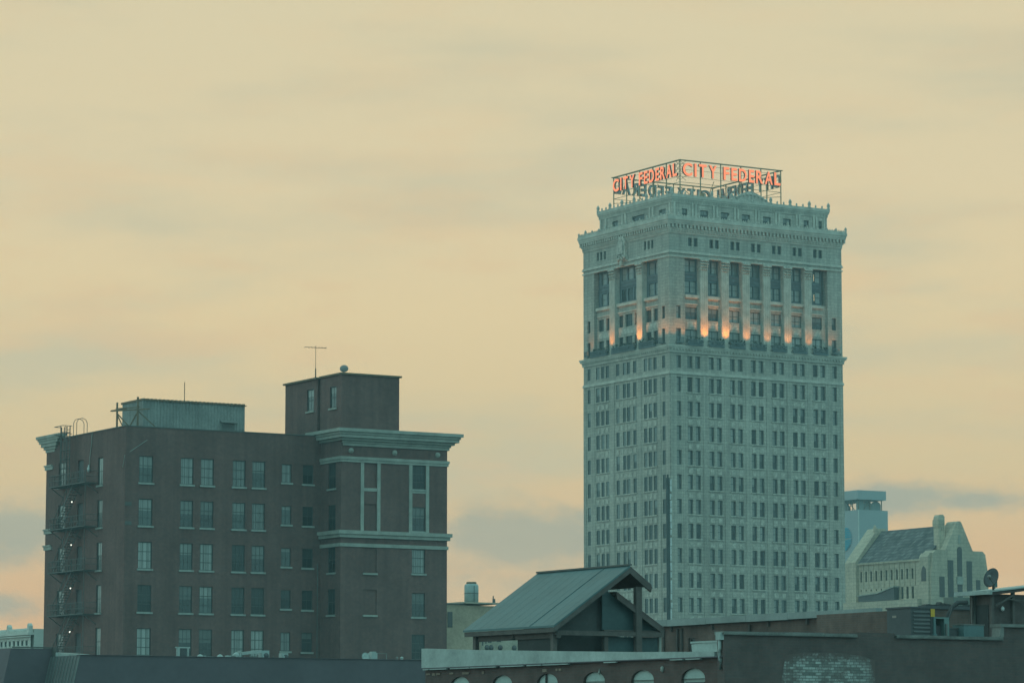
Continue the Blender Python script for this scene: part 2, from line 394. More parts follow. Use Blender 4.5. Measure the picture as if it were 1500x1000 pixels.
# dark recessed upper bays with metal spandrels
for pl, bays in ((PR, baysR), (PL, baysL)):
    for b in bays:
        bp = ('R' if pl[0] == 'R' else 'L', .82)
        w_ = b[1] - b[0]; n = 2 if w_ < 3.5 else (2 if w_ < 5 else 3)
        if pl[0] == 'R': xs = [(b[0] + .17 + i * 1.12, b[0] + .17 + i * 1.12 + 1.04) for i in range(2)]
        elif w_ < 5: xs = [(b[0] + .4 + i * 1.75, b[0] + .4 + i * 1.75 + 1.4) for i in range(2)]
        else: xs = [(b[0] + .5 + i * 1.78, b[0] + .5 + i * 1.78 + 1.42) for i in range(3)]
        hs = [(x0, x1, z0, z1) for x0, x1 in xs for z0, z1 in ((81.55, 83.4), (84.75, 86.6))]
        m2 = MB(); wall(m2, bp, b[0], b[1], 81.2, 86.9, hs, .15)
        pbox(m2, bp, b[0] + .1, b[1] - .1, 83.75, 83.95, -.08, -.002); pbox(m2, bp, b[0] + .1, b[1] - .1, 84.35, 84.5, -.08, -.002)
        m2.build('spandrel', spandrel_m, T)
        for h in hs: specs.append((bp,) + h + (.15, 'upper'))
# ledges under the dark bays, pale spandrels, base blocks
for pl, bays in ((PR, baysR), (PL, baysL)):
    for b in bays:
        m2 = MB()
        pbox(m2, pl, b[0], b[1], 80.75, 81.22, .2, 1.9)
        m2.build('ledge', limestone_trim, T)
        m2 = MB(); pbox(m2, pl, b[0], b[1], 79.75, 79.95, .36, .5); m2.build('moulding', limestone_trim, T)
        m2 = MB(); pbox(m2, pl, b[0] + .4, b[1] - .4, 76.35, 77.2, SB - .06, SB + .002); m2.build('spandrel_panel', terracotta, T)
# giant pilasters with leafy capitals
def pilaster(pl, a0, a1):
    m = MB(); pbox(m, pl, a0, a1, 73.4, 85.0, -.06, 1.9)
    n = 4
    for i in range(n):
        a = a0 + (a1 - a0) * (i + .5) / n; pbox(m, pl, a - .09, a + .09, 74.3, 84.9, -.10, -.058)
    pbox(m, pl, a0 - .06, a1 + .06, 73.4, 74.2, -.12, .4)
    o = m.build('pilaster', limestone_trim, T)
    c = MB(); pbox(c, pl, a0 - .02, a1 + .02, 85.0, 86.85, -.08, 1.8)
    rnd = random.Random(int(a0 * 100))
    for i in range(4):
        for j in range(4):
            a = a0 + (a1 - a0) * (i + .5) / 4; z = 85.2 + j * .42
            r = .12 + .05 * j + rnd.random() * .05
            p = pt(pl, a, z, -.10 - .035 * j)
            c.lathe((p[0], p[1], p[2]), [(.0, -.2), (r, -.05), (r * .9, .1), (.0, .22)], 6)
    pbox(c, pl, a0 - .22, a1 + .22, 86.62, 86.86, -.3, .3)
    c.build('capital', terracotta, o)
for b0, b1 in zip(baysR[:-1], baysR[1:]): pilaster(PR, b0[1] + .0, b1[0] - .0)
pilaster(PL, 7.4, 8.95); pilaster(PL, 15.05, 16.6)
# window mullion columns in the low left bays
# shaft pilaster strips
for pl, segs in ((PR, [(.02, .5), (2.3, 2.85)] + [(b[1] + .42, c[0] - .42) for b, c in zip(baysR[:-1], baysR[1:])] + [(29.2, 29.85), (31.5, W - .02)]), (PL, [(.02, .55), (2.45, 3.2), (7.75, 8.65), (15.3, 16.4), (20.95, 21.85), (23.5, DP - .02)])):
    for a0, a1 in segs:
        m = MB(); pbox(m, pl, a0, a1, 0, 69.05, -.07, .05); m.build('pilaster_strip', limestone, T)
# sills under single windows too
# cornices
def ring(m, z0, z1, out, deep=.3):
    """a moulding course round the two street fronts and returning on the rear corners"""
    m.box(-out, W + out, -out, deep, z0, z1); m.box(-out, deep, deep + .002, DP + out, z0, z1)
    m.box(W - deep, W + out, deep + .002, DP + out, z0, z1)
m = MB(); ring(m, 69.05, 69.28, .15); ring(m, 69.28, 69.48, .09); m.build('string_course', limestone_trim, T)
m = MB(); ring(m, 72.3, 72.62, .17); ring(m, 72.62, 72.9, .22); ring(m, 72.9, 73.15, .42); ring(m, 73.15, 73.42, .52)
for i in range(60):
    a = .2 + i * (W - .4) / 59; m.box(a - .12, a + .12, -.38, -.2, 72.64, 72.897)
for i in range(45):
    a = .4 + i * (DP - .6) / 44; m.box(-.38, -.2, a - .12, a + .12, 72.64, 72.897)
m.build('belt_cornice', limestone_trim, T)
m = MB(); ring(m, 86.75, 86.95, .15); ring(m, 87.35, 87.55, .18); ring(m, 87.55, 87.75, .1); m.build('architrave', limestone_trim, T)
m = MB(); ring(m, 90.35, 90.6, .1); ring(m, 90.6, 90.95, .13); ring(m, 90.95, 91.15, .26)
for i in range(110):
    a = .05 + i * (W - .1) / 109; m.box(a - .075, a + .075, -.24, -.1, 90.62, 90.94)
for i in range(84):
    a = .3 + i * (DP - .4) / 83; m.box(-.24, -.1, a - .075, a + .075, 90.62, 90.94)
ring(m, 91.15, 91.7, .16)
ring(m, 91.7, 91.95, .5); ring(m, 91.95, 92.3, .58); ring(m, 92.3, 92.75, .68)
m.build('main_cornice', limestone_trim, T)
m = MB()
for i in range(50):
    a = -.3 + i * (W + .6) / 49; m.box(a - .16, a + .16, -.47, -.158, 91.17, 91.695)
for i in range(38):
    a = .35 + i * (DP - .1) / 37; m.box(-.47, -.158, a - .16, a + .16, 91.17, 91.695)
m.build('modillion_row', terracotta, T)
_fin = {}
def finial(x, y, z, h, r, parent):
    k = (h, r)
    if k not in _fin:
        m = MB(); m.lathe((0, 0, 0), [(r * 1.0, -.05), (r * 1.05, .12 * h), (r * .7, .2 * h), (r * 1.1, .45 * h), (r * .85, .7 * h), (r * .35, .88 * h), (0.01, h)], 7)
        o = m.build('finial', terracotta); _fin[k] = o.data; bpy.data.objects.remove(o)
    link('finial', _fin[k], parent, (x, y, z))
m = MB(); m.prism([(-.6, DP + .6), (-.6, -.6), (W + .6, -.6), (W + .6, DP + .6), (W + .4, DP + .6), (W + .4, -.4), (-.4, -.4), (-.4, DP + .6)], 'z', 92.753, 93.0)
for i in range(78):
    x = -.5 + i * (W + 1.0) / 77; m.prism([(x - .1, 92.99), (x + .1, 92.99), (x, 93.22)], 'y', -.58, -.42)
for i in range(60):
    y = -.4 + i * (DP + 1.0) / 59; m.prism([(y - .1, 92.99), (y + .1, 92.99), (y, 93.22)], 'x', -.58, -.42)
CR = m.build('cresting', terracotta, T)
for i in range(19):
    x = -.5 + i * (W + 1.0) / 18; finial(x, -.5, 92.98, .75 if i % 3 == 0 else .5, .2 if i % 3 == 0 else .16, CR)
for i in range(1, 14):
    y = -.5 + i * (DP + 1.0) / 13; finial(-.5, y, 92.98, .75 if i % 3 == 0 else .5, .2 if i % 3 == 0 else .16, CR)
for i in range(1, 8): finial(W + .5, -.5 + i * 3.2, 92.98, .5, .16, CR)
# cartouche on the left entablature
m = MB()
m.prism([(11.3, 87.6), (13.9, 87.6), (13.7, 88.6), (13.6, 90.4), (13.0, 91.4), (12.2, 91.4), (11.6, 90.6), (11.5, 88.6)], 'x', -.5, -.02)
m.prism([(11.9, 88.6), (13.3, 88.6), (13.3, 90.2), (12.9, 90.9), (12.3, 90.9), (11.9, 90.2)], 'x', -.75, -.49)
for i in range(8): m.lathe((-.6, 11.5 + i * .3, 88.0 + .25 * math.sin(i * 2)), [(0, -.3), (.22, -.1), (.2, .15), (0, .3)], 7)
m.prism([(12.3, 86.9), (12.9, 86.9), (12.9, 87.6), (12.3, 87.6)], 'x', -.6, -.02)
m.build('cartouche', terracotta, T)
# attic storey
AI = 1.6
ar = ('R', AI); al = ('L', AI); AX1, AY1 = 30.6, 21.9
aw = [(3.4, 4.4, 93.3, 94.55)] + [(s + .0, s + 1.5, 93.3, 94.55) for s in (6.75, 10.6, 14.5, 18.4, 22.2)] + [(26.1, 27.1, 93.3, 94.6), (28.95, 29.65, 93.3, 94.7)]
alw = [(3.3, 5.1, 93.3, 94.6), (9.2, 12.7, 93.3, 94.6), (16.6, 18.3, 93.3, 94.6)]
m = MB(); wall(m, ar, AI, AX1, 92.41, 96.6, aw, .3); wall(m, al, AI, AY1, 92.41, 96.6, alw, .3)
m.face([(AX1, AI, 92.41), (AX1, AY1, 92.41), (AX1, AY1, 96.6), (AX1, AI, 96.6)]); m.face([(AI, AY1, 92.41), (AX1, AY1, 92.41), (AX1, AY1, 96.6), (AI, AY1, 96.6)])
m.face([(AI, AI, 96.5), (AX1, AI, 96.5), (AX1, AY1, 96.5), (AI, AY1, 96.5)])
att = m.build('attic', limestone, T)
for h in aw: specs.append((ar,) + h + (.3, 'attic'))
for h in alw: specs.append((al,) + h + (.3, 'attic'))
def ring2(m, z0, z1, out, deep=.3):
    m.box(AI - out, AX1 + out, AI - out, AI + deep, z0, z1); m.box(AI - out, AI + deep, AI + deep + .002, AY1 + out, z0, z1)
    m.box(AX1 - deep, AX1 + out, AI + deep + .002, AY1 + out, z0, z1)
m = MB(); ring2(m, 95.35, 95.5, .1); ring2(m, 95.75, 95.9, .16)
for i in range(96):
    a = AI + i * (AX1 - AI) / 95; m.box(a - .09, a + .09, AI - .15, AI - .002, 95.5, 95.748)
for i in range(70):
    a = AI + .2 + i * (AY1 - AI - .2) / 69; m.box(AI - .15, AI - .002, a - .09, a + .09, 95.5, 95.748)
ring2(m, 95.9, 96.15, .26); ring2(m, 96.15, 96.65, .34); m.build('attic_cornice', limestone_trim, att)
m = MB()
for a in [2.0, 5.3, 5.9, 9.2, 9.8, 13.1, 13.7, 17.0, 17.6, 20.8, 21.4, 24.7, 25.3, 28.0, 28.5, 30.0]:
    m = MB(); m.box(a - .16, a + .16, AI - .14, AI - .003, 92.8, 95.34); m.build('attic_pilaster', limestone_trim, att)
for a in [2.1, 6.7, 7.6, 14.4, 15.3, 20.0, 21.5]:
    m = MB(); m.box(AI - .14, AI - .003, a - .2, a + .2, 92.8, 95.34); m.build('attic_pilaster', limestone_trim, att)
for i in range(25):
    x = 1.45 + i * (AX1 - 1.3) / 24; big = i % 3 == 0; finial(x, AI - .2, 96.66, 1.05 if big else .5, .25 if big else .14, att)
for i in range(1, 19):
    y = 1.45 + i * (AY1 - 1.3) / 18; big = i % 3 == 0; finial(AI - .2, y, 96.66, 1.05 if big else .5, .25 if big else .14, att)
for i in range(1, 7): finial(AX1 + .2, 1.45 + i * 3.3, 96.66, .5, .14, att)
m = MB()
pts = [(12.3, 96.64), (19.7, 96.64), (19.2, 96.85), (18.3, 97.4), (17.2, 97.9), (16.2, 98.2), (15.6, 98.15), (14.4, 97.8), (13.3, 97.1), (12.7, 96.8)]
m.prism(pts, 'y', AI - .3, AI + .1)
for i in range(9): m.lathe((13.2 + i * .7, AI - .33, 96.9 + .75 * math.sin(math.pi * (i + .5) / 9)), [(0, -.25), (.25, 0), (0, .3)], 6)
m.build('pediment', terracotta, att)
# balconies with planting under the low bay windows
for pl, bays in ((PR, baysR), (PL, baysL)):
    for b in bays:
        m = MB(); lo, hi = b[0] - .12, b[1] + .12
        pbox(m, pl, lo, hi, 73.43, 73.56, -.75, .7); pbox(m, pl, lo, hi, 74.3, 74.38, -.75, -.67)
        n = int((hi - lo) / .15)
        for i in range(n + 1):
            a = lo + .05 + i * (hi - lo - .1) / n; pbox(m, pl, a - .03, a + .03, 73.56, 74.3, -.73, -.68)
        for a in (lo, hi - .1): pbox(m, pl, a, a + .1, 74.28, 74.37, -.67, .0)
        pbox(m, pl, lo + .2, hi - .2, 73.56, 73.9, -.6, -.25)
        o = m.build('balcony', bronze, T)
        rnd = random.Random(int(b[0] * 31)); m = MB()
        for i in range(int((hi - lo) * 20)):
            a = rnd.uniform(lo, hi); z = rnd.uniform(73.8, 74.75); d = rnd.uniform(-.7, -.1)
            c = Vector(pt(pl, a, z, d)); u = Vector((rnd.uniform(-1, 1), rnd.uniform(-1, 1), rnd.uniform(-1, 1))) * .14; v = Vector((rnd.uniform(-1, 1), rnd.uniform(-1, 1), rnd.uniform(-1, 1))) * .14
            m.face([c - u - v, c + u - v, c + u + v, c - u + v])
        m.build('planting', shrub_m, o, weld=False)
# small iron balconettes at the pier windows
for pl, cs in ((PR, (1.59, 30.53)), (PL, (1.7, 22.6))):
    for a in cs:
        m = MB(); pbox(m, pl, a - .6, a + .6, 73.75, 73.85, -.6, 0); pbox(m, pl, a - .6, a + .6, 74.5, 74.58, -.6, -.52)
        for i in range(9): pbox(m, pl, a - .58 + i * .14, a - .54 + i * .14, 73.85, 74.5, -.58, -.54)
        m.build('balcony', bronze, T)
# windows: the hundred that show largest are parts, the rest one part
fw_ = Vector((0, math.cos(PITCH), math.sin(PITCH))); ux = Vector((math.cos(RAD(31)), math.sin(RAD(31)), 0)); vy = Vector((-math.sin(RAD(31)), math.cos(RAD(31)), 0))
def shown(s):
    pl, a0, a1, z0, z1 = s[:5]
    A = (a1 - a0) * (z1 - z0) * (math.cos(RAD(31)) if pl[0] == 'R' else math.sin(RAD(31)))
    a = (a0 + a1) / 2; p = Vector((23.6, 487, 0)) + (ux * a if pl[0] == 'R' else vy * a)
    vis = 1.0 if z0 > 37 + (0 if pl[0] == 'R' else 4) else 0.0
    return A * vis * (487 / p.y) ** 2
order = sorted(range(len(specs)), key=lambda i: -shown(specs[i]))
rest = MB(); rest_mats = [win_frame, g_dark, g_dim, g_blind, g_curtain, g_mid]
rnd = random.Random(5)
LIT = {('R', 2), ('R', 5)}
for n_, i in enumerate(order):
    pl, a0, a1, z0, z1, dep, kind = specs[i]
    w_, h_ = a1 - a0, z1 - z0
    cols = (); rails = (.5,)
    fm = win_frame
    if kind == 'wide': cols = ((.5, .16),)
    if kind == 'attic': cols = ((.5, .1),) if w_ < 2 else ((.33, .1), (.66, .1)); rails = (.45,)
    if kind == 'small': rails = ()
    pm = rnd.choice(GLASS_T)
    dark_strip = .3 if kind in ('shaft', 'low') and pl[0] == 'R' else 0  # wide dark strip built into the frame stands in for the darkened right reveal
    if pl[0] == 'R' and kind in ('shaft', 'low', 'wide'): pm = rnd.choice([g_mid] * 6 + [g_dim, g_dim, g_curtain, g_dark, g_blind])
    if kind == 'upper': pm = rnd.choice([g_pale, g_cream, g_dark, g_pale] if pl[0] == 'L' else [g_mid, g_pale, g_mid, g_dim])
    if kind == 'attic': pm = g_blind if w_ < 1.6 else g_dim
    if kind == 'small': pm = g_dark
    if n_ < 100:
        window(T, pl, a0, a1, z0, z1, dep, fm, pm, cols, rails, fr=.09 if pl[0] == 'R' else .06, dark_strip=dark_strip)
    else:
        sub = MB(); frame_mb(sub, pl[0], w_, h_, .09 if pl[0] == 'R' else .06, cols, rails, dark_strip=dark_strip)
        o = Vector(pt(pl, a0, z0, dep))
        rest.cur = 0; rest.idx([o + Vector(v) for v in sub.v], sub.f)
        sub = MB(); pbox(sub, (pl[0], 0), .01, w_ - .01, .01, h_ - .01, -.03, -.006)
        # the blind line: upper part pale, lower part dark
        rest.cur = 1 + (0 if pm is g_dark else 1)
        if pm is g_blind:
            sub = MB(); pbox(sub, (pl[0], 0), .01, w_ - .01, .01, h_ * .45, -.03, -.006); rest.cur = 1
            rest.idx([o + Vector(v) for v in sub.v], sub.f)
            sub = MB(); pbox(sub, (pl[0], 0), .01, w_ - .01, h_ * .45 + .002, h_ - .01, -.03, -.006); rest.cur = 4
        elif pm is g_curtain: rest.cur = 4
        elif pm in (g_mid, g_pale, g_cream): rest.cur = 5
        rest.idx([o + Vector(v) for v in sub.v], sub.f)
ro = rest.build('window', rest_mats, T, weld=False); ro['kind'] = 'stuff'
# a lit lamp seen through two of the upper right windows
for z in (82.0, 85.1):
    m = MB(); m.box(27.38, 27.6, .90, .93, z, z + .95); m.build('window_lamp', lit_room, T)
# uplights
def uplight(pl, a, power, spread=.34, z=73.75, out=-1.35):
    m = MB(); p = Vector(pt(pl, a, z, out))
    m.lathe(p, [(.0, -.2), (.1, -.18), (.13, .06), (.1, .06), (.0, -.05)], 10)
    m.bar(p - Vector((0, 0, .15)), Vector(pt(pl, a, 73.5, -.8)), .06)
    o = m.build('uplight', bronze, T)
    l = bpy.data.lights.new('uplight_lamp', 'SPOT'); l.energy = power * .62; l.color = (1.0, .31, .04)
    l.spot_size = RAD(74); l.spot_blend = 1.0; l.shadow_soft_size = .15
    lo = bpy.data.objects.new('uplight_lamp', l); COL.objects.link(lo); lo.parent = o
    q = Vector(pt(pl, a, z + .14, out)); lo.location = q
    tgt = Vector(pt(pl, a, z + 4.6, .0)); d = tgt - q
    lo.rotation_euler = d.to_track_quat('-Z', 'Y').to_euler()
pw = [1.45, 1.5, .8, .55, .7, .55]
for (b0, b1), k in zip(zip(baysR[:-1], baysR[1:]), pw): uplight(PR, (b0[1] + b1[0]) / 2, 1500 * k)
uplight(PL, 8.15, 2300); uplight(PL, 15.85, 1400)
uplight(PR, .6, 520); uplight(PR, 2.45, 650); uplight(PL, .75, 650); uplight(PL, 2.6, 520)
uplight(PR, 29.75, 480); uplight(PR, 31.0, 150, out=-.9); uplight(PL, 21.6, 300); uplight(PL, 22.0, 150, out=-.7)
# blade sign at the corner, seen edge on
m = MB(); m.box(-.92, -.36, -.28, -.10, 30.5, 53.4); m.box(-.8, -.5, -.2, -.16, 53.4, 53.9); b_ = m.build('blade_sign', plain('black_sign_box', (.045, .05, .05), .6), T)
m = MB()
rr = random.Random(9); z = 31.0
while z < 52.4:
    h = rr.choice([.8, 1.2, 1.9, .9]); o_ = rr.choice([0, .06, .03])
    m.box(-.35 + o_, -.1 + o_ * 2, -.30, -.17, z, z + h); z += h + rr.choice([.1, .2, .4])
m.build('sign_edge', plain('white_sign_edge', (.62, .62, .6), .6, var=.3), b_)

# ================================================================== ROOFTOP NEON SIGN
SX0, SY0, SX1, SY1 = 3.9, 2.8, 22.7, 21.4
org = Vector((23.636, 487, 0))
S = thing('rooftop_sign', 'four sided open steel rooftop sign with orange neon letters on the tower', 'sign', org + ux * SX0 + vy * SY0 + Vector((0, 0, 96.52)))
LX, LY = SX1 - SX0, SY1 - SY0
ZT = 5.7; ZL0, ZL1 = 3.28, 5.28
def fr_side(m, p, q, nposts, rail_ext=0, n2=0):
    p, q = Vector(p), Vector(q)
    for i in range(nposts + 1):
        c = p.lerp(q, i / nposts); m.bar(c, c + Vector((0, 0, ZT)), .13)
    e = (q - p).normalized() * rail_ext
    m.bar(p + Vector((0, 0, ZT)) - e, q + Vector((0, 0, ZT)) + e,   .4, .12)
    for z in (ZL0 - .12, ZL0 + 1.0, ZL1 - .15): m.bar(p + Vector((0, 0, z)), q + Vector((0, 0, z)), .045)
    for z in (2.3,): m.bar(p + Vector((0, 0, z)), q + Vector((0, 0, z)), .07)
m = MB(); c00, c10, c11, c01 = (0, 0, 0), (LX, 0, 0), (LX, LY, 0), (0, LY, 0)
fr_side(m, c00, c10, 5, .15); fr_side(m, c00, c01, 5, .15); fr_side(m, c10, c11, 5, .3); fr_side(m, c01, c11, 5, .3)
for i in (2, 4):             # inner bracing
    x = LX * i / 6; m.bar((x, 0, 2.9), (x, 2.2, 0), .07); m.bar((x, LY, 2.9), (x, LY - 2.2, 0), .07)
    y = LY * i / 6; m.bar((0, y, 2.9), (2.2, y, 0), .07); m.bar((LX, y, 2.9), (LX - 2.2, y, 0), .07)
for z in (1.6,): m.bar((0, 0, z), (LX, LY, z), .08); m.bar((LX, 0, z), (0, LY, z), .08)
for k in range(4):            # lattice at the near corner
    z = 2.6 + k * .75
    m.bar((0, 0, z), (1.1, 0, z + .75), .05); m.bar((1.1, 0, z), (0, 0, z + .75), .05)
    m.bar((0, 0, z), (0, 1.1, z + .75), .05); m.bar((0, 1.1, z), (0, 0, z + .75), .05)
m.box(LX * .42, LX * .42 + .5, LY * .3, LY * .3 + .5, 1.5, 2.1)
m.build('frame', plain('sign_steel', (.34, .26, .16), .6, var=.25), S)
word = [('C', 1002, 1015.5), ('I', 1018.6, 1021.6), ('T', 1025.2, 1036), ('Y', 1039.8, 1050.8), ('F', 1060.6, 1069), ('E', 1072, 1080.3), ('D', 1083, 1094.4), ('E', 1097.6, 1105.6), ('R', 1108, 1118.4), ('A', 1121, 1132.6), ('L', 1135, 1144)]
glyphs = {}
def glyph(ch):
    if ch in glyphs: return glyphs[ch]
    cu = bpy.data.curves.new('glyph', 'FONT'); cu.body = ch; cu.size = 1; cu.extrude = .5; cu.offset = .026
    if ch == 'I': cu.offset = .045
    ob = bpy.data.objects.new('glyph', cu); COL.objects.link(ob)
    dg = bpy.context.evaluated_depsgraph_get(); me = bpy.data.meshes.new_from_object(ob.evaluated_get(dg))
    bpy.data.objects.remove(ob); glyphs[ch] = me; return me
def letters(o, d, nrm):
    """11 letters from corner o along d, faces towards nrm"""
    o, d, nrm = Vector(o), Vector(d), Vector(nrm); L = d.length; d = d.normalized()
    for ch, p0, p1 in word:
        t0 = (p0 - 999.5) / 147 * L; t1 = (p1 - 999.5) / 147 * L
        src = glyph(ch); xs = [v.co.x for v in src.vertices]; ys = [v.co.y for v in src.vertices]
        me = src.copy(); x0, x1, y0, y1 = min(xs), max(xs), min(ys), max(ys)
        for v in me.vertices:
            a = (v.co.x - x0) / (x1 - x0) * (t1 - t0); z = (v.co.y - y0) / (y1 - y0) * (ZL1 - ZL0); e = v.co.z * .3
            v.co = d * a + Vector((0, 0, z)) + nrm * e
        me.materials.clear(); me.materials.append(neon); me.materials.append(neon_side); me.materials.append(letter_back)
        me.update()
        for f in me.polygons:
            k = f.normal.dot(nrm); f.material_index = 0 if k > .7 else (2 if k < -.7 else 1)
        link('letter', me, S, o + d * t0 + Vector((0, 0, ZL0)) + nrm * .22)
letters(c00, (LX, 0, 0), (0, -1, 0)); letters(c01, (0, -LY, 0), (-1, 0, 0))
letters(c11, (-LX, 0, 0), (0, 1, 0)); letters(c10, (0, LY, 0), (1, 0, 0))

# ================================================================== DARK BRICK BUILDING
BO = Vector((-33.137, 280, 0))
B = thing('brick_building', 'dark sooty brick block with fire escape and projecting corner bay under a pale cornice', 'building', BO)
BX, BYD, BAYX, BAYY = 29.62, 17.2, 18.9, -3.8
pm_, pb, plm, plb = ('R', 0.0), ('R', BAYY), ('L', 0.0), ('L', BAYX)
bw_ = []   # windows (plane, a0,a1,z0,z1,glass,cols,rails)
rb = random.Random(21)
RP = 3.69
three = ((.34, .035), (.67, .035)); rl3 = (.30, .64)
look = { # what hangs in each window, rows from the top
 0: [g_half, g_half, g_pale, g_dark, g_pale], 1: [g_curtain, g_dim, g_half, g_dim, g_dim], 2: [g_curtain, g_dim, g_pale, g_half, g_dim],
 3: [g_curtain, g_half, g_dark, g_dark, g_pale], 4: [g_half, g_curtain, g_dim, g_dark, g_pale], 5: [g_curtain, g_half, g_half, g_dark, g_curtain], 6: [g_dark, g_dark, g_dark, g_dark, g_dim]}
hm = []
for k in range(5):
    zb = 36.33 - RP * k; zt = zb + 2.3
    for j, (a0, a1) in enumerate([(1.3, 2.6), (5.23, 6.45), (7.15, 8.4), (10.22, 11.47), (12.13, 13.38)]):
        hm.append((a0, a1, zb, zt)); bw_.append((pm_, a0, a1, zb, zt, look[j][k], three, rl3))
    hm.append((15.02, 15.98, zb + .55, zt - .12)); bw_.append((pm_, 15.02, 15.98, zb + .55, zt - .12, look[5][k], ((.5, .035),), (.5,)))
    hm.append((17.1, 18.15, zb + .5, zt - .1)); bw_.append((pm_, 17.1, 18.15, zb + .5, zt - .1, look[6][k], ((.5, .035),), (.5,)))
hb_ = []
for k, (z0, z1) in enumerate(((36.48, 38.6), (32.77, 34.9), (29.02, 31.15), (25.2, 27.3), (21.45, 23.65))):
    hb_.append((26.05, 27.38, z0, z1)); bw_.append((pb, 26.05, 27.38, z0, z1, [g_dark, g_dim, g_curtain, g_dim, g_dark][k], three, rl3))
blind = [(21.15, 22.45, 36.45, 38.6), (21.15, 22.45, 32.7, 35.0), (21.15, 22.5, 28.95, 31.15), (21.15, 22.5, 25.3, 27.5)]
hl = []; hbl = []; doors = []
for k in range(5):
    zb = 36.4 - RP * k
    hl.append((4.68, 5.78, zb, zb + 2.4)); bw_.append((plm, 4.68, 5.78, zb, zb + 2.4, [g_pale, g_half, g_half, g_curtain, g_pale][k], ((.5, .04),), (.5,)))
    if k < 4: hbl.append((-2.8, -1.4, zb - .05, zb + 2.2)); bw_.append((plb, -2.8, -1.4, zb - .05, zb + 2.2, g_dark, ((.5, .04),), (.5,)))
    zd = 36.68 - 3.8 * k
    hl.append((8.87, 10.1, zd, zd + 2.2)); doors.append((8.87, 10.1, zd, zd + 2.2))
    hl.append((12.8, 14.35, zd + .1, zd + 2.3)); bw_.append((plm, 12.8, 14.35, zd + .1, zd + 2.3, g_dim if k else g_half, ((.5, .05),), (.5,)))
m = MB(); ZR = 41.1
wall(m, pm_, 0, BAYX, 0, ZR, hm, .18); wall(m, pb, BAYX, BX, 0, 41.0, hb_ + blind, .18)
wall(m, plm, 0, BYD, 0, ZR, hl, .18); wall(m, plb, BAYY, 0, 0, ZR, hbl, .18)
for h in blind: m.face([pt(pb, h[0], h[2], .12), pt(pb, h[1], h[2], .12), pt(pb, h[1], h[3], .12), pt(pb, h[0], h[3], .12)])
m.face([(BX, BAYY, 0), (BX, BYD, 0), (BX, BYD, ZR), (BX, BAYY, ZR)]); m.face([(0, BYD, 0), (BX, BYD, 0), (BX, BYD, ZR), (0, BYD, ZR)])
# parapet thickness and roof
m.box(.002, BAYX, .3, .34, 40.0, ZR); m.face([(0, 0, ZR), (BAYX, 0, ZR), (BAYX, .34, ZR), (0, .34, ZR)])
m.face([(0, 0, ZR), (.34, 0, ZR), (.34, BYD, ZR), (0, BYD, ZR)])
m.build('wall', brick_dark, B)
m = MB(); m.face([(.02, .02, 40.2), (BX - .02, .02, 40.2), (BX - .02, BYD - .02, 40.2), (.02, BYD - .02, 40.2)]); m.face([(BAYX, BAYY + .02, 40.2), (BX - .02, BAYY + .02, 40.2), (BX - .02, .02, 40.2), (BAYX, .02, 40.2)])
m.build('roof', roof_black, B)
m = MB(); m.box(-.06, BAYX - .3, -.06, .4, ZR + .003, ZR + .09); m.box(-.06, .4, .402, 13.0, ZR + .003, ZR + .09); m.build('coping', iron, B)
for (pl, a0, a1, z0, z1, gm, cols, rails) in bw_:
    window(B, pl, a0, a1, z0, z1, .15, win_frame, gm, cols, rails, fr=.06, sill=stone_sill)
for (a0, a1, z0, z1) in doors:
    m = MB(); pbox(m, plm, a0, a1, z0, z1, .12, .16); pbox(m, plm, a0 + .15, a1 - .15, z0 + .3, z1 - .9, .10, .118); pbox(m, plm, a0 + .15, a1 - .15, z1 - .75, z1 - .15, .10, .118)
    m.build('door', unit_dark, B)
# blind sills
m = MB()
for a0, a1, z in ((21.1, 22.55, 28.78), (21.1, 22.55, 25.12)): pbox(m, pb, a0, a1, z, z + .16, -.14, .1)
m.build('blind_window_sill', stone_green, B)
# stone trim of the bay: band courses, upright strips, roundels, cornice
def bayring(m, z0, z1, out, ret=1.7):
    m.box(BAYX - out, BX + out, BAYY - out, BAYY + .1, z0, z1); m.box(BAYX - out, BAYX + .1, BAYY + .102, min(ret, -.02 + 0) if ret <= 0 else ret, z0, z1)
    m.box(BX - .1, BX + out, BAYY + .102, BAYY + 6, z0, z1)
m = MB(); bayring(m, 38.62, 38.85, .10, -.02); bayring(m, 38.85, 39.1, .17, -.02); m.build('upper_band', stone_green, B)
m = MB(); bayring(m, 32.0, 32.3, .22, -.02); bayring(m, 32.3, 32.62, .36, -.02); bayring(m, 31.2, 31.5, .1, -.02); m.build('lower_band', stone_green, B)
for a in (20.83, 22.48, 25.7, 27.41):
    m = MB(); pbox(m, pb, a, a + .32, 32.63, 38.61, -.09, .02); m.build('upright_strip', stone_green, B)
for a0, a1 in ((21.16, 22.47), (26.03, 27.4)):
    m = MB(); pbox(m, pb, a0, a1, 36.12, 36.4, -.05, .1); m.build('cross_bar', stone_green, B)
for a in (19.86, 24.24, 28.62):
    m = MB(); m.lathe((a, BAYY + .01, 39.62), [(.24, 0), (.24, .09), (.14, .1), (.12, .16), (.0, .17)], 16, (0, -1, 0)); m.build('roundel', stone_green, B)
m = MB()
for z0, z1, out in ((40.05, 40.3, .15), (40.3, 40.5, .26), (40.5, 40.72, .5), (40.72, 41.0, .8), (41.0, 41.22, .9), (41.22, 41.5, 1.08)):
    m.box(BAYX - out + .3, BX + out, BAYY - out, BAYY + .5, z0, z1); m.box(BAYX - out + .3, BAYX + .3, BAYY + .502, 1.6 if out > .45 else -.02, z0, z1); m.box(BX - .4, BX + out, BAYY + .502, BAYY + 8, z0, z1)
m.build('bay_cornice', stone_green, B)
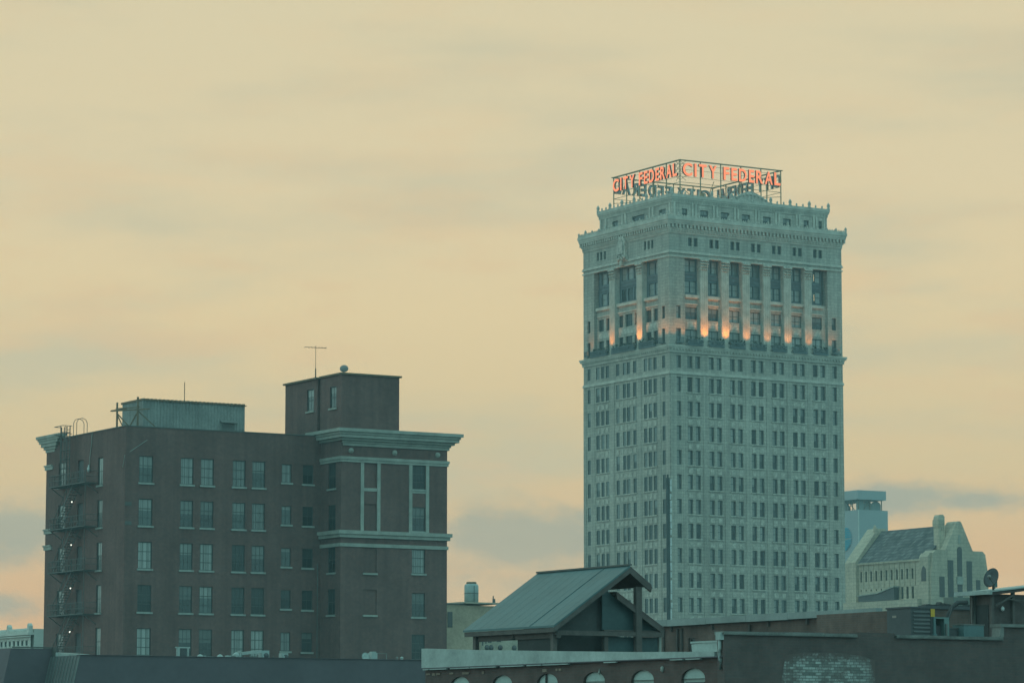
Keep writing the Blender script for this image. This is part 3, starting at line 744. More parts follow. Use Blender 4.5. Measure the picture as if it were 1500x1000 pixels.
# street-front cornice returning on the left corner
m = MB()
for z0, z1, out, l in ((40.1, 40.35, .15, 15.3), (40.35, 40.6, .4, 14.9), (40.6, 40.9, .75, 14.5), (40.9, 41.15, 1.0, 14.0), (41.15, 41.35, 1.2, 13.6), (41.35, 41.6, 1.4, 13.4)):
    m.box(-out * .35, .3, l, BYD + out, z0, z1); m.box(.302, BX, BYD + .01, BYD + out, z0, z1)
m.build('street_cornice', stone_green, B)
m = MB()
for z in (38.5, 32.75, 31.3): m.box(-.1, .05, 15.6, BYD + .15, z, z + .3); m.box(-.16, .05, 15.8, BYD + .25, z + .3, z + .45)
m.build('corner_band', stone_green, B)
# fire escape on the left face
m = MB(); plats = [36.65 - 3.8 * k for k in range(5)]
for z in plats:
    for y in (7.4, 10.9, 14.9): m.bar((-.0, y, z - .9), (-1.2, y, z - .06), .06)
m.bar((-1.2, 7.4, 20), (-1.2, 7.4, 37.6), .05)
FE = m.build('fire_escape', iron, B); FE.location.y = -1.7
for k, z in enumerate(plats):
    m = MB(); y0, y1 = 7.25, 15.2
    for i in range(8): m.bar((-.1 - i * .155, y0, z), (-.1 - i * .155, y1, z), .03, .03)
    for i in range(14): m.bar((-.05, y0 + .2 + i * .58, z - .04), (-1.25, y0 + .2 + i * .58, z - .04), .05)
    m.box(-1.29, -1.24, y0, y1, z - .05, z + .04)
    for zz in (.5, 1.0): m.bar((-1.25, y0, z + zz), (-1.25, y1, z + zz), .045); m.bar((-1.25, y0, z + zz), (0, y0, z + zz), .04); m.bar((-1.25, y1, z + zz), (0, y1, z + zz), .04)
    for i in range(24): y = y0 + i * (y1 - y0) / 23; m.bar((-1.25, y, z), (-1.25, y, z + 1.0), .035 if i % 4 else .06)
    m.build('platform', iron, FE)
    if k < 4:
        m = MB(); ya, yb, za, zb = 10.4, 14.6, z, z - 3.8
        for x in (-.35, -1.05):
            m.bar((x, ya, za), (x, yb, zb), .04, .12); m.bar((x, ya, za + .9), (x, yb, zb + .9), .05)
            for i in range(7): t = i / 6; m.bar((x, ya + (yb - ya) * t, za + (zb - za) * t), (x, ya + (yb - ya) * t, za + (zb - za) * t + .9), .035)
        for i in range(1, 17): t = i / 17; y = ya + (yb - ya) * t; zz = za + (zb - za) * t; m.box(-1.03, -.37, y - .12, y + .12, zz - .02, zz + .02)
        m.build('stair', iron, FE)
m = MB()
for y in (11.6, 12.3): m.bar((-.6, y, 36.7), (-.6, y, 42.0), .07)
for i in range(18): m.bar((-.6, 11.6, 36.9 + i * .28), (-.6, 12.3, 36.9 + i * .28), .04)
for i in range(5):
    z = 38.2 + i * .8; m.tube([(-.6, 11.5, z), (-1.1, 11.45, z), (-1.35, 11.95, z), (-1.1, 12.45, z), (-.6, 12.4, z)], .025, 5)
for x, y in ((-1.1, 11.45), (-1.35, 11.95), (-1.1, 12.45)): m.bar((x, y, 38.2), (x, y, 42.0), .035)
for y in (13.1, 13.7): m.bar((-.5, y, 36.7), (-.5, y, 42.0), .06)
for z in (41.3, 42.0): m.tube([(-.5, 13.7, z), (-1.2, 13.7, z), (-1.2, 11.8, z), (-.3, 11.8, z)], .03, 5)
for y in (11.3, 10.6):
    m.tube([(-.4, y, 40.8), (-.4, y, 42.2), (-.25, y, 42.5), (.1, y, 42.62), (.45, y, 42.5), (.6, y, 42.2), (.6, y, 41.1)], .028, 6)
o = m.build('ladder', iron, FE); o.location.y = .7
for z in (35.27, 31.49, 27.67, 23.83):
    m = MB(); m.box(-.25, 0, 10.65, 10.85, z + .1, z + .22); o = m.build('wall_lamp', iron, B)
    m = MB(); m.lathe((-.22, 10.75, z), [(0, -.1), (.07, -.06), (.095, .01), (.07, .06), (0, .08)], 10); m.build('bulb', lamp_white, o)
# cable and bottle-shaped lantern high on the left face, vent boxes
m = MB(); m.tube([(-.05, 7.0, 41.0), (-.06, 7.1, 40.0), (-.08, 7.35, 39.0), (-.06, 7.4, 38.2)], .035, 5)
m.tube([(2.0, -.04, 40.0), (.8, -.05, 39.2), (-.03, .1, 38.6), (-.05, .4, 37.6)], .03, 5); m.build('cable', stone_sill, B)
m = MB(); m.lathe((-.16, 7.4, 38.0), [(0, -.35), (.12, -.3), (.14, 0), (.06, .15), (.06, .3), (0, .3)], 10); m.build('lantern', lamp_off, B)
for a, z in ((-.0, 34.3), (.02, 32.65)):
    m = MB(); m.box(a + .02, a + .62, -.05, 0, z, z + .32); m.box(a + .08, a + .56, -.06, -.052, z + .06, z + .26); m.build('vent', iron, B)
m = MB(); m.tube([(15.4 + 2.1, -.05, 20), (15.4 + 2.1 + 1.1, -.05, 20)], .03, 4); m.tube([(18.6, -.06, 21), (18.6, -.06, 29.9)], .05, 5); m.build('drain_pipe', iron, B)
# brick penthouse over the bay
m = MB(); PZ = 46.35
ph = [(-2.55, -1.3, 43.5, 45.4), (1.75, 3.1, 43.6, 45.55)]
pp = ('L', 19.05)
wall(m, pp, -3.5, .5, 40.3, PZ, ph, .2); wall(m, pp, 1.05, 7.35, 40.3, PZ, ph, .2)
for y in (.5, 1.05): m.face([(19.05, y, 40.3), (19.6, y, 40.3), (19.6, y, PZ), (19.05, y, PZ)])
m.face([(19.6, .5, 40.3), (19.6, 1.05, 40.3), (19.6, 1.05, PZ), (19.6, .5, PZ)])
m.face([(19.05, -3.5, 40.3), (24.86, -3.5, 40.3), (24.86, -3.5, PZ), (19.05, -3.5, PZ)]); m.face([(24.86, -3.5, 40.3), (24.86, 7.35, 40.3), (24.86, 7.35, PZ), (24.86, -3.5, PZ)])
m.face([(19.05, 7.35, 40.3), (24.86, 7.35, 40.3), (24.86, 7.35, PZ), (19.05, 7.35, PZ)]); m.face([(19.06, -3.4, PZ), (24.8, -3.4, PZ), (24.8, 7.3, PZ), (19.06, 7.3, PZ)])
PH = m.build('penthouse', brick_dark, B)
m = MB(); m.prism([(18.9, -3.65), (25.05, -3.65), (25.05, 7.5), (18.86, 7.5), (18.86, 1.0), (19.3, 1.0), (19.3, .55), (18.9, .55)], 'z', PZ + .003, PZ + .16); m.build('coping', iron_dark, PH)
for (a0, a1, z0, z1), gm in zip(ph, (g_half, g_half)): window(PH, pp, a0, a1, z0, z1, .15, win_frame, gm, ((.5, .06),), (.5,), fr=.07, sill=stone_green)

def on_roof(x, y, z): return BO + ux * x + vy * y + Vector((0, 0, z))
# corrugated shed on the roof
t = thing('roof_shed', 'pale corrugated metal shed on the dark brick block roof', 'shed', on_roof(2.97, 3.0, 40.2))
def corrugated(m, p, q, z0, z1, nrm, pitch=.3, amp=.05):
    p, q = Vector(p), Vector(q); L = (q - p).length; n = int(L / pitch); nrm = Vector(nrm); prof = []
    for i in range(n):
        for f, o in ((0, 0), (.35, 0), (.45, amp), (.85, amp)): prof.append(p.lerp(q, min((i + f) / n, 1)) + nrm * o)
    prof.append(q)
    for a, b in zip(prof[:-1], prof[1:]): m.face([a + Vector((0, 0, z0)), b + Vector((0, 0, z0)), b + Vector((0, 0, z1)), a + Vector((0, 0, z1))])
m = MB(); SXL, SYL, SZ = 9.85, 4.4, 3.55
corrugated(m, (0, 0, 0), (SXL, 0, 0), 0, SZ, (0, -1, 0)); corrugated(m, (0, SYL, 0), (0, 0, 0), 0, SZ, (-1, 0, 0))
m.face([(SXL, 0, 0), (SXL, SYL, 0), (SXL, SYL, SZ), (SXL, 0, SZ)]); m.face([(0, SYL, 0), (SXL, SYL, 0), (SXL, SYL, SZ), (0, SYL, SZ)])
m.build('wall', corr, t)
m = MB(); n = 26
for i in range(n):
    x = -.1 + i * (SXL + .2) / n; w_ = (SXL + .2) / n
    m.box(x, x + w_ * .55, -.18, SYL + .1, SZ + .003, SZ + .18); m.box(x + w_ * .55, x + w_, -.16, SYL + .08, SZ + .003, SZ + .07)
m.build('roof', iron_dark, t)
m = MB(); m.box(7.6, 8.8, -.12, -.055, 1.25, 1.9)
for i in range(5): m.box(7.65, 8.75, -.2, -.122, 1.3 + i * .11, 1.34 + i * .11)
m.prism([(-.45, 1.95), (-.05, 2.12), (-.05, 2.2), (-.45, 2.03)], 'x', 7.4, 9.0); m.build('vent_hood', steel_grey, t)
# steel rack and masts
t = thing('steel_rack', 'rusty steel post frame beside the corrugated roof shed', 'frame', on_roof(.55, 3.1, 40.2))
m = MB()
m.bar((0, 0, 0), (0, 0, 3.25), .13); m.bar((1.0, -2.1, 0), (1.0, -2.1, 3.6), .14); m.build('post', iron_dark, t)
m = MB(); m.bar((-.45, .35, 2.5), (1.6, -3.2, 2.5), .1); m.bar((-.1, 1.0, 2.62), (.5, -.9, 2.65), .08); m.bar((.1, .5, 2.75), (1.3, -1.9, 2.75), .08)
m.bar((0, 0, 2.3), (.75, -1.3, .9), .09); m.bar((0, 0, 2.2), (.4, -.6, .9), .08); m.bar((1.0, -2.1, 2.4), (2.6, -2.6, .9), .09); m.bar((1.0, -2.1, 2.3), (.6, -1.2, 1.0), .09); m.build('brace', iron_dark, t)
m = MB(); m.tube([(0, 0, 0), (0, 0, 1.75)], .035, 6); tag(m.build('lightning_rod', iron_dark, None, on_roof(7.2, 3.6, 43.9)), 'thin upright rod rising from the corrugated shed roof', 'rod')
t = thing('television_antenna', 'tall thin mast antenna with a crossbar on the brick penthouse', 'antenna', on_roof(19.7, 2.7, 46.5))
m = MB(); m.tube([(0, 0, 0), (0, 0, 1.0)], .06, 8); m.tube([(0, 0, 1.0), (0, 0, 3.05)], .025, 6); m.build('mast', iron_dark, t)
m = MB(); m.tube([(-.95, .3, 2.92), (.95, -.3, 2.86)], .025, 5)
for x in (-.9, -.5, -.2, .2, .45, .8): m.tube([(x, -.3 * x / .95 - .35, 2.9), (x, -.3 * x / .95 + .35, 2.9)], .014, 4)
m.build('crossbar', iron_dark, t)
t = thing('satellite_dish', 'small round dish on the front corner of the brick penthouse', 'dish', on_roof(19.5, -3.1, 46.5), group='satellite dishes')
m = MB(); m.lathe((0, 0, .42), [(.02, .12), (.2, .09), (.38, .0), (.38, -.02), (.2, .05), (.0, .08)], 18, (-.35, -.6, .35)); m.build('reflector', steel_grey, t)
m = MB(); m.tube([(0, 0, 0), (0, .05, .42)], .05, 6); m.build('pole', iron, t)

# ================================================================== NEAR BRICK WALL BUILDING (right) and ARCH WINDOW BUILDING
EO = Vector((5.535, 86, 0))
def on_e(x, y, z): return EO + ux * x + vy * y + Vector((0, 0, z))
Ew = thing('brick_warehouse', 'near blackish brick warehouse wall with a worn whitewash patch', 'building', EO)
m = MB()
m.box(0, 14, 0, .3, 0, 16.85); m.box(.3, 5, .302, 9, 0, 16.1); m.box(5.002, 14, .302, 9, 0, 16.5)
m.box(9.35, 14, .002, .3, 16.851, 17.22); m.box(4.32, 5.62, .02, .32, 16.851, 16.99)
m.build('wall', brick_near, Ew)
m = MB(); m.box(-.03, 1.07, -.07, -.003, 0, 16.7); m.build('pier', brick_near, Ew)
m = MB()
for x0, x1, z in ((-.05, 4.31, 16.853), (5.63, 9.32, 16.853)):
    n = int((x1 - x0) / .9)
    m = MB(); m.box(x0, x1, -.07, .35, z, z + .075)
    for i in range(n): a = x0 + i * (x1 - x0) / n; b_ = x0 + (i + 1) * (x1 - x0) / n - .012; dz = random.uniform(-.008, .012); m.box(a, b_, -.08, .36, z + .02, z + .09 + dz)
    m.build('coping', coping_m, Ew)
m = MB(); m.box(9.22, 14.1, -.08, .38, 17.223, 17.31); m.prism([(9.2, 16.95), (9.34, 16.95), (9.34, 17.222), (9.24, 17.222)], 'y', -.07, .3); m.build('coping', coping_m, Ew)
m = MB(); pa = [(1.75, 10)]; m.prism([(1.7, 13.5), (4.93, 13.5), (4.93, 16.25), (4.5, 16.36), (3.6, 16.44), (2.6, 16.43), (2.0, 16.36), (1.9, 16.0), (1.75, 15.2)], 'y', -.006, .05); m.build('whitewash_patch', whitewash, Ew)
# arch window building: wall face x = 0 running left
AB = thing('arched_window_building', 'low dark brick building with white boarded arched windows and sloping white parapet', 'building', EO)
arcs = [(1.52, 15.0), (3.97, 15.0), (6.42, 15.0), (8.9, 15.0), (11.4, 15.0), (13.85, 15.0)]
m = MB(); AWd = .56
zs_ = 15.74
hs = [(c - AWd, c + AWd, 13.6, zs_) for c, _ in arcs]
px_ = ('L', .06)
wall(m, px_, .302, 15.95, 0, zs_, hs, .16)
wall(m, px_, .302, 15.95, 16.06, 16.28, [], .1)
prev = 0.302
nseg = 12
for c, _ in arcs:     # strip of wall holding the arch heads
    m.face([pt(px_, prev, zs_, 0), pt(px_, c - AWd, zs_, 0), pt(px_, c - AWd, 16.06, 0), pt(px_, prev, 16.06, 0)])
    P_ = [(c - AWd * math.cos(math.pi * i / nseg), zs_ + .27 * math.sin(math.pi * i / nseg)) for i in range(nseg + 1)]
    for (a0, z0), (a1, z1) in zip(P_[:-1], P_[1:]):
        m.face([pt(px_, a0, z0, 0), pt(px_, a1, z1, 0), pt(px_, a1, 16.06, 0), pt(px_, a0, 16.06, 0)]); m.face([pt(px_, a0, z0, 0), pt(px_, a1, z1, 0), pt(px_, a1, z1, .16), pt(px_, a0, z0, .16)])
    prev = c + AWd
m.face([pt(px_, prev, zs_, 0), pt(px_, 15.95, zs_, 0), pt(px_, 15.95, 16.06, 0), pt(px_, prev, 16.06, 0)])
m.face([(.06, 15.95, 0), (9, 15.95, 0), (9, 15.95, 16.28), (.06, 15.95, 16.28)]); m.face([(9, 9.01, 0), (9, 15.95, 0), (9, 15.95, 16.28), (9, 9.01, 16.28)]); m.face([(.06, 9.01, 0), (9, 9.01, 0), (9, 9.01, 16.28), (.06, 9.01, 16.28)])
m.face([(.06, 9.01, 16.28), (9, 9.01, 16.28), (9, 15.95, 16.28), (.06, 15.95, 16.28)])
m.build('wall', brick_arch, AB)
for c, _ in arcs:
    m = MB(); P_ = [(c - AWd * math.cos(math.pi * i / nseg), zs_ + .27 * math.sin(math.pi * i / nseg)) for i in range(nseg + 1)]
    m.prism([(c + AWd, 13.6), (c - AWd, 13.6)] + P_, 'x', .14, .20)
    o = m.build('arched_window', white_arch, AB)
    m = MB(); lo, hi = c - AWd + .1, c + AWd - .14
    for (a0, a1, z0, z1) in ((lo, hi, 15.62, 15.65), (lo, lo + .03, 13.6, 15.65), (hi - .02, hi, 13.6, 15.65), (lo + .12, hi - .1, 15.52, 15.545)): m.box(.115, .138, a0, a1, z0, z1)
    m.build('frame_shadow_bead', panel_teal, o)
    m = MB(); m.box(.12, .137, lo + .13, hi - .12, 13.6, 15.5); m.build('pane', g_curtain, o)
m = MB(); m.prism([(15.97, 16.30), (15.97, 16.89), (13.1, 16.78), (8.0, 16.62), (4.0, 16.50), (.35, 16.42), (.35, 16.30)], 'x', -.06, .3); m.build('parapet', white_paint, AB)
m = MB(); m.prism([(.12, 16.44), (1.95, 16.43), (1.98, 16.66), (.12, 16.72)], 'x', .32, .5); m.box(.3, .52, .12, 2.0, 16.68, 16.73); m.build('end_parapet', white_paint, AB)
m = MB(); m.bar((.0, .0, 16.285), (.0, 15.9, 16.285), .12, .03); m.build('drip_edge', dark_metal, AB)
m = MB()
y = 1.0
rd = random.Random(4)
while y < 15.8:
    l = rd.uniform(.4, 1.6)
    if y > 6 or rd.random() < .3: m.box(-.085, -.0, y, min(y + l, 15.85), 16.235, 16.262)
    y += l + rd.uniform(.05, .3)
m.build('flashing', white_paint, AB)
m = MB()
for y in (15.6, 15.3, 15.0, 14.2, 13.5, 13.3, 12.4, 8.9, 8.3, 8.1): 
    m.box(.03, .062, y, y + rd.uniform(.1, .25), 16.05 + rd.uniform(0, .04), 16.14)
m.build('exposed_brick', plain('exposed_brick', (.27, .20, .16), .9, var=.3), AB)
m = MB(); m.box(-.12, -.005, -.02, .2, 16.72, 16.92); m.tube([(-.06, .1, 16.75), (-.06, .1, 16.5), (-.04, .16, 16.38), (-.04, .1, 16.2), (-.04, .1, 15.95)], .05, 8); m.build('downspout', white_paint, AB)
m = MB(); m.lathe((.03, 2.95, 16.02), [(0, -.1), (.05, -.05), (.05, .05), (0, .08)], 8); m.lathe((.03, 6.1, 16.02), [(0, -.1), (.04, -.05), (0, .08)], 8); m.build('wall_fixture', stone_sill, AB)

# things on the near roof, behind the wall
def cyl_box(m, x0, x1, y0, y1, z0, z1, r=.02): m.box(x0, x1, y0, y1, z0, z1)
t = thing('air_conditioner', 'large dark louvred air conditioning unit behind the near brick wall with an orange tag', 'air conditioner', on_e(7.32, 1.5, 16.51))
m = MB(); m.box(0, .78, 0, 1.05, .04, 1.24); m.box(-.03, .81, -.03, 1.08, 1.243, 1.29)
for x in (0, .70): m.box(x, x + .08, -.015, .0, .04, 1.24)
m.build('casing', unit_dark, t)
m = MB()
for i in range(10): m.prism([(-.035, .14 + i * .11), (-.003, .14 + i * .11), (-.003, .19 + i * .11)], 'x', .1, .68)
m.build('louvre', plain('louvre_paint', (.115, .12, .12), .6), t)
m = MB(); m.box(-.012, -.003, .62, .8, 1.0, 1.06); m.build('label_plate', pale_label, t)
m = MB(); m.box(.70, .84, -.03, -.017, 1.02, 1.24); m.build('tag', orange_tag, t)
m = MB(); m.bar((.8, -.05, 0), (.8, -.05, 1.02), .06); m.bar((.8, -.05, 0), (.8, -.05, .55), .1); m.build('post', teal_paint, t)
t = thing('electrical_cabinet', 'pale green open cabinet beside the dark louvred unit', 'cabinet', on_e(8.3, 1.9, 16.51), group='roof cabinets')
m = MB(); m.box(0, .12, 0, .5, 0, .9); m.box(.45, .62, -.1, .5, 0, .98); m.box(0, .62, -.1, .5, .985, 1.03); m.box(.122, .448, .3, .5, 0, .98); m.build('casing', green_paint, t)
m = MB(); m.box(.13, .44, .05, .28, .1, .8); m.build('inner_panel', unit_dark, t)
m = MB(); m.bar((.5, -.13, 0), (.5, -.13, .85), .05); m.build('pipe', steel_grey, t)
t = thing('roof_box', 'low dark box between the green cabinet and the teal tank box', 'box', on_e(8.98, 1.9, 16.51))
m = MB(); m.box(0, .32, 0, .4, 0, .72); m.build('casing', unit_dark, t); m = MB(); m.box(-.02, .34, -.02, .42, .723, .76); m.build('lid', iron, t)
t = thing('tank_box', 'plain teal sheet metal box before the roof shelter', 'box', on_e(9.36, 1.7, 16.51))
m = MB(); m.box(0, .72, 0, .5, 0, .82); m.build('casing', teal_paint, t); m = MB(); m.box(-.02, .74, -.02, .52, .823, .85); m.build('lid', coping_m, t)
t = thing('exhaust_duct', 'dark bent exhaust duct rising behind the teal metal box', 'duct', on_e(10.2, 3.2, 16.51))
m = MB(); m.tube([(-.28, 0, 0), (-.27, 0, .85), (-.2, 0, 1.15), (-.05, 0, 1.38), (.15, 0, 1.52), (.5, 0, 1.54)], .065, 10); m.build('pipe', roof_black, t)
m = MB(); m.bar((-.34, -.12, .9), (-.14, -.12, 1.38), .02); m.build('edge_strip', unit_dark, t)
# shelter with lean-to roof at right
t = thing('roof_shelter', 'dark timber lean-to shelter at the right edge of the near roof', 'shelter', on_e(11.45, 3.0, 16.51))
m = MB(); m.box(.12, 3.4, .12, 1.15, 0, 1.80); m.build('wall', wood_dark, t)
m = MB(); m.box(.105, .118, .3, .95, .0, 1.5); m.build('door', roof_black, t)
for x, y in ((.0, .0), (.0, .85), (.78, .02), (1.7, .02)):
    m = MB(); m.box(x, x + .09, y, y + .09, 0, 1.80 + x * .1); m.build('post', wood_mid if y < .5 else coping_m, t)
m = MB(); m.prism([(-.12, 1.84), (3.6, 2.27), (3.6, 2.30), (-.12, 1.88)], 'y', -.16, 1.4); m.build('roof', white_paint, t)
m = MB(); m.box(-.22, -.125, -.18, 1.45, 1.77, 1.89); m.build('eave_board', white_paint, t)
m = MB(); m.prism([(-.1, 1.75), (3.5, 2.17), (3.5, 2.255), (-.1, 1.835)], 'y', -.1, .1); m.build('rafter', wood_dark, t)
m = MB(); m.bar((.1, -.05, 1.45), (.75, -.05, 1.78), .05); m.bar((.5, -.05, 1.66), (1.2, -.05, 1.6), .04); m.tube([(-.1, .8, 1.75), (-.06, .8, 1.6), (-.08, .8, .0)], .03, 6); m.build('brace', wood_mid, t)
m = MB(); m.lathe((.42, .04, 1.38), [(0, -.08), (.05, -.05), (.06, .02), (0, .08)], 10); m.build('wall_lamp', lamp_off, t)
t = thing('satellite_dish', 'large dark dish with a long feed arm on the timber shelter roof', 'dish', on_e(11.55, 3.0, 18.37), group='satellite dishes')
ax = Vector((-.95, -.12, .28)).normalized()
m = MB(); m.lathe(Vector((0, 0, .36)) + ax * .02, [(0, .0), (.1, .01), (.2, .05), (.285, .11), (.29, .115), (.2, .065), (.1, .03), (0, .02)], 28, ax)
for v_ in range(len(m.v)): pass
m.build('reflector', plain('dish_grey', (.075, .085, .09), .6, var=.25, scale=5), t)
m = MB(); m.tube([(0, 0.05, 0), (0, .05, .36)], .035, 8); m.build('pole', iron, t)
m = MB(); m.tube([(-.02, -.05, .1), (-.28, -.3, .22), (-.5, -.42, .36)], .02, 6); m.lathe((-.52, -.43, .38), [(0, -.06), (.045, -.05), (.055, .05), (0, .08)], 10, (-.7, -.5, .5)); m.build('feed_arm', steel_grey, t)
m = MB(); m.box(-.05, .04, -.09, -.03, .12, .3); m.build('bracket', teal_paint, t)

# ================================================================== PAVILION
t = thing('roof_pavilion', 'open gabled pavilion with pale zinc roof and dark timber posts', 'pavilion', (1.156, 96, 0))
za, ze, xa = 19.27, 17.46, 2.67
m = MB(); LYp = 5.15
sl = (za - ze) / xa
m.prism([(-.0, ze), (xa, za), (xa, za - .06), (.0, ze - .06)], 'y', -.12, LYp)
for k in range(10): m.prism([(.0, ze + .001), (xa - .02, za - .013), (xa - .02, za - .010), (.0, ze + .004)], 'y', .2 + k * .5 - .006, .2 + k * .5 + .006)
for y in (1.25,): m.prism([(.0, ze + .004), (xa - .02, za - .01), (xa - .02, za + .006), (.0, ze + .02)], 'y', y - .015, y + .015)
m.build('roof', roof_zinc, t)
m = MB(); m.prism([(xa + .005, za - .02), (3.42, 18.72), (3.42, 18.66), (xa + .005, za - .08)], 'y', -.12, LYp); m.build('short_roof_slope', wood_dark, t)
m = MB(); m.prism([(2.3, 18.5), (3.97, 17.47), (3.97, 17.38), (2.3, 18.41)], 'y', .05, 4.9); m.build('lower_roof_slope', wood_dark, t)
m = MB()
m.prism([(-.0, ze - .065), (xa, za - .065), (xa, za - .22), (.02, ze - .2)], 'y', -.13, -.06)
m.prism([(xa + .004, za - .085), (3.44, 18.65), (3.4, 18.50), (xa + .004, za - .24)], 'y', -.13, -.06)
m.prism([(2.3, 18.40), (3.97, 17.375), (3.97, 17.25), (2.3, 18.28)], 'y', .03, .09)
m.build('barge_board', wood_mid, t)
m = MB(); m.prism([(-.06, za), (0.06, za), (.06, za + .05), (-.06, za + .05)], 'y', -.12, LYp); 
o = m.build('ridge_cap', iron, t); o.location = (xa, 0, 0)
m = MB(); m.box(.02, .1, -.05, LYp - .05, ze - .2, ze - .066); m.box(.2, .32, .0, LYp - .4, ze - .36, ze - .16); m.build('eave_beam', wood_mid, t)
m = MB(); m.box(.15, 3.95, .02, .14, 17.18, 17.32); m.box(1.9, 3.9, .12, .2, 17.33, 17.37); m.box(.15, 3.9, 2.45, 2.55, 17.18, 17.34); m.build('tie_beam', wood_mid, t)
for x, y, zt in ((.12, .1, ze - .2), (.12, 4.6, ze - .1), (2.96, .0, 18.66), (1.9, .1, 17.2)):
    m = MB(); m.box(x, x + (.2 if x > 2.5 else .13), y, y + .16, 16.29, zt); m.build('post', wood_mid, t)
# gable infill panels
m = MB(); m.prism([(.1, 17.34), (2.35, 17.34), (2.35, 18.4), (1.93, 18.66), (.1, 17.42)], 'y', .5, .56); m.build('gable_panel', plain('dark_boarding', (.08, .082, .082), .8, var=.2), t)
m = MB(); m.prism([(1.95, 17.34), (3.9, 17.34), (3.9, 17.4), (2.32, 18.37), (1.95, 18.68)], 'y', .3, .35); m.build('glazed_gable', panel_glz, t)
m = MB(); m.box(1.95, 3.88, .25, .3, 16.29, 17.17); m.build('lower_panel', panel_glz, t)
m = MB(); m.box(.28, 2.7, .6, .65, 16.29, 17.33); m.prism([(1.0, 17.6), (2.66, 19.1), (2.9, 18.9), (2.9, 18.35), (2.3, 18.35), (1.94, 17.6)], 'y', 2.5, 2.54); m.box(.26, .3, .27, 2.35, 16.29, 17.25); m.prism([(.0, ze - .35), (.2, ze - .3), (1.9, 18.6), (1.9, 17.3), (.2, 17.1)], 'y', 2.4, 2.44); m.build('back_wall', roof_black, t)
m = MB(); m.box(3.9, 3.98, .2, .35, 16.29, 17.25); m.build('corner_quoin', stone_sill, t)

# ================================================================== LONG BRICK BUILDING WITH GUTTER
t = thing('long_brick_building', 'long low brown brick building with a sagging pale gutter before the tower', 'building', (13.343, 120, 0))
m = MB(); pg = ('L', .12)
hs = [(6.2, 6.9, 17.2, 18.1), (9.6, 10.3, 17.2, 18.1), (12.0, 12.5, 17.0, 18.2)]
wall(m, pg, -.0, 16.5, 0, 18.72, hs, .2); m.face([(.12, 0, 0), (8, 0, 0), (8, 0, 18.72), (.12, 0, 18.72)]); m.face([(.12, 16.5, 0), (8, 16.5, 0), (8, 16.5, 18.72), (.12, 16.5, 18.72)]); m.face([(8, 0, 0), (8, 16.5, 0), (8, 16.5, 18.72), (8, 0, 18.72)])
m.face([(.12, 0, 18.72), (8, 0, 18.72), (8, 16.5, 18.72), (.12, 16.5, 18.72)])
m.build('wall', brick_long, t)
for h in hs: window(t, pg, h[0], h[1], h[2], h[3], .15, wood_mid, g_dark, (), (.5,), .06)
m = MB()
for i in range(6):
    y0 = -.1 + i * 2.75; m.box(-.14, .16, y0, y0 + 2.735, 18.70 + .012 * (i % 2), 18.95 + .01 * ((i * 7) % 3))
m.build('gutter', zinc, t)
m = MB()
for y in (1.0, 4.4, 6.9, 10.7, 13.6): m.box(.04, .118, y, y + .12, 18.5, 18.69)
m.build('bracket', wood_mid, t)
for y in (8.2, 12.9, 13.2, 14.2):
    m = MB(); m.tube([(.06, y, 16), (.06, y, 18.6)], .05, 6); m.build('wall_pipe', wood_mid, t)
# plain brick building behind the cabinets
t = thing('low_brick_building', 'plain reddish brick wall building behind the roof cabinets', 'building', (12.85, 108, 0))
m = MB(); m.box(.9, 7.0, 0, 6, 0, 18.45); m.build('wall', brick_long, t)
m = MB(); m.box(.85, 7.1, -.08, .3, 18.453, 18.56); m.build('coping', unit_dark, t)
m = MB(); rd2 = random.Random(8); x = .9
while x < 6.5:
    h = rd2.uniform(.03, .13); w_ = rd2.uniform(.08, .35)
    m.prism([(x, 18.55), (x + w_, 18.55), (x + w_ * .8, 18.56 + h * .7), (x + w_ * .4, 18.56 + h), (x + w_ * .1, 18.56 + h * .5)], 'y', -.05, .2); x += w_ * .8
m.build('tar_flashing', roof_black, t)
m = MB(); m.lathe((3.35, -.1, 18.36), [(0, -.06), (.055, -.03), (.055, .03), (0, .07)], 10); m.build('wall_lamp', lamp_off, t)
m = MB(); m.tube([(3.2, -.03, 18.25), (4.1, -.03, 17.85), (4.6, -.03, 17.6)], .018, 5); m.tube([(3.7, -.03, 17.6), (4.4, -.03, 17.9)], .018, 5); m.build('cable', stone_sill, t)
m = MB(); m.box(2.1, 3.9, -.02, .5, 18.563, 18.86); m.build('raised_parapet', plain('green_grey_render', (.17, .19, .17), .85), t)

# ================================================================== DARK CLAD BUILDING lower left
DO = Vector((-19.668, 150, 0))
t = thing('dark_clad_building', 'plain dark blue grey building with a seamed mansard end at lower left', 'building', DO)
m = MB(); m.prism([(0.0, 18.05), (19, 18.05), (19, 0), (-4, 0)], 'y', 0, .3); m.box(.5, 19, .302, 14, 0, 17.9); m.build('wall', dark_metal, t)
m = MB(); sx = -18.05 * .225
m.face([(0, 0.0, 18.05), (0, 3.38, 18.05), (sx, 3.38, 0), (sx, 0, 0)]); m.face([(0, .0, 18.05), (0, 3.38, 18.05), (.5, 3.38, 18.05), (.5, 0, 18.05)]); m.face([(0, 3.38, 18.05), (.5, 3.38, 18.05), (.5, 3.38, 0), (sx, 3.38, 0)])
o = m.build('mansard_slope', seam_metal, t)
m = MB(); n = 9
for i in range(n + 1):
    y = .05 + i * 3.3 / n; m.prism([(-.03, 18.05), (.02, 18.05), (sx + .02, 0), (sx - .03, 0)], 'y', y - .03, y + .03)
m.build('seam', seam_edge, o)
m = MB(); m.prism([(-2.0, 18.42), (.3, 18.42), (.3, 0), (-6.1, 0)], 'y', 3.4, 9); m.build('side_wing', dark_metal, t)
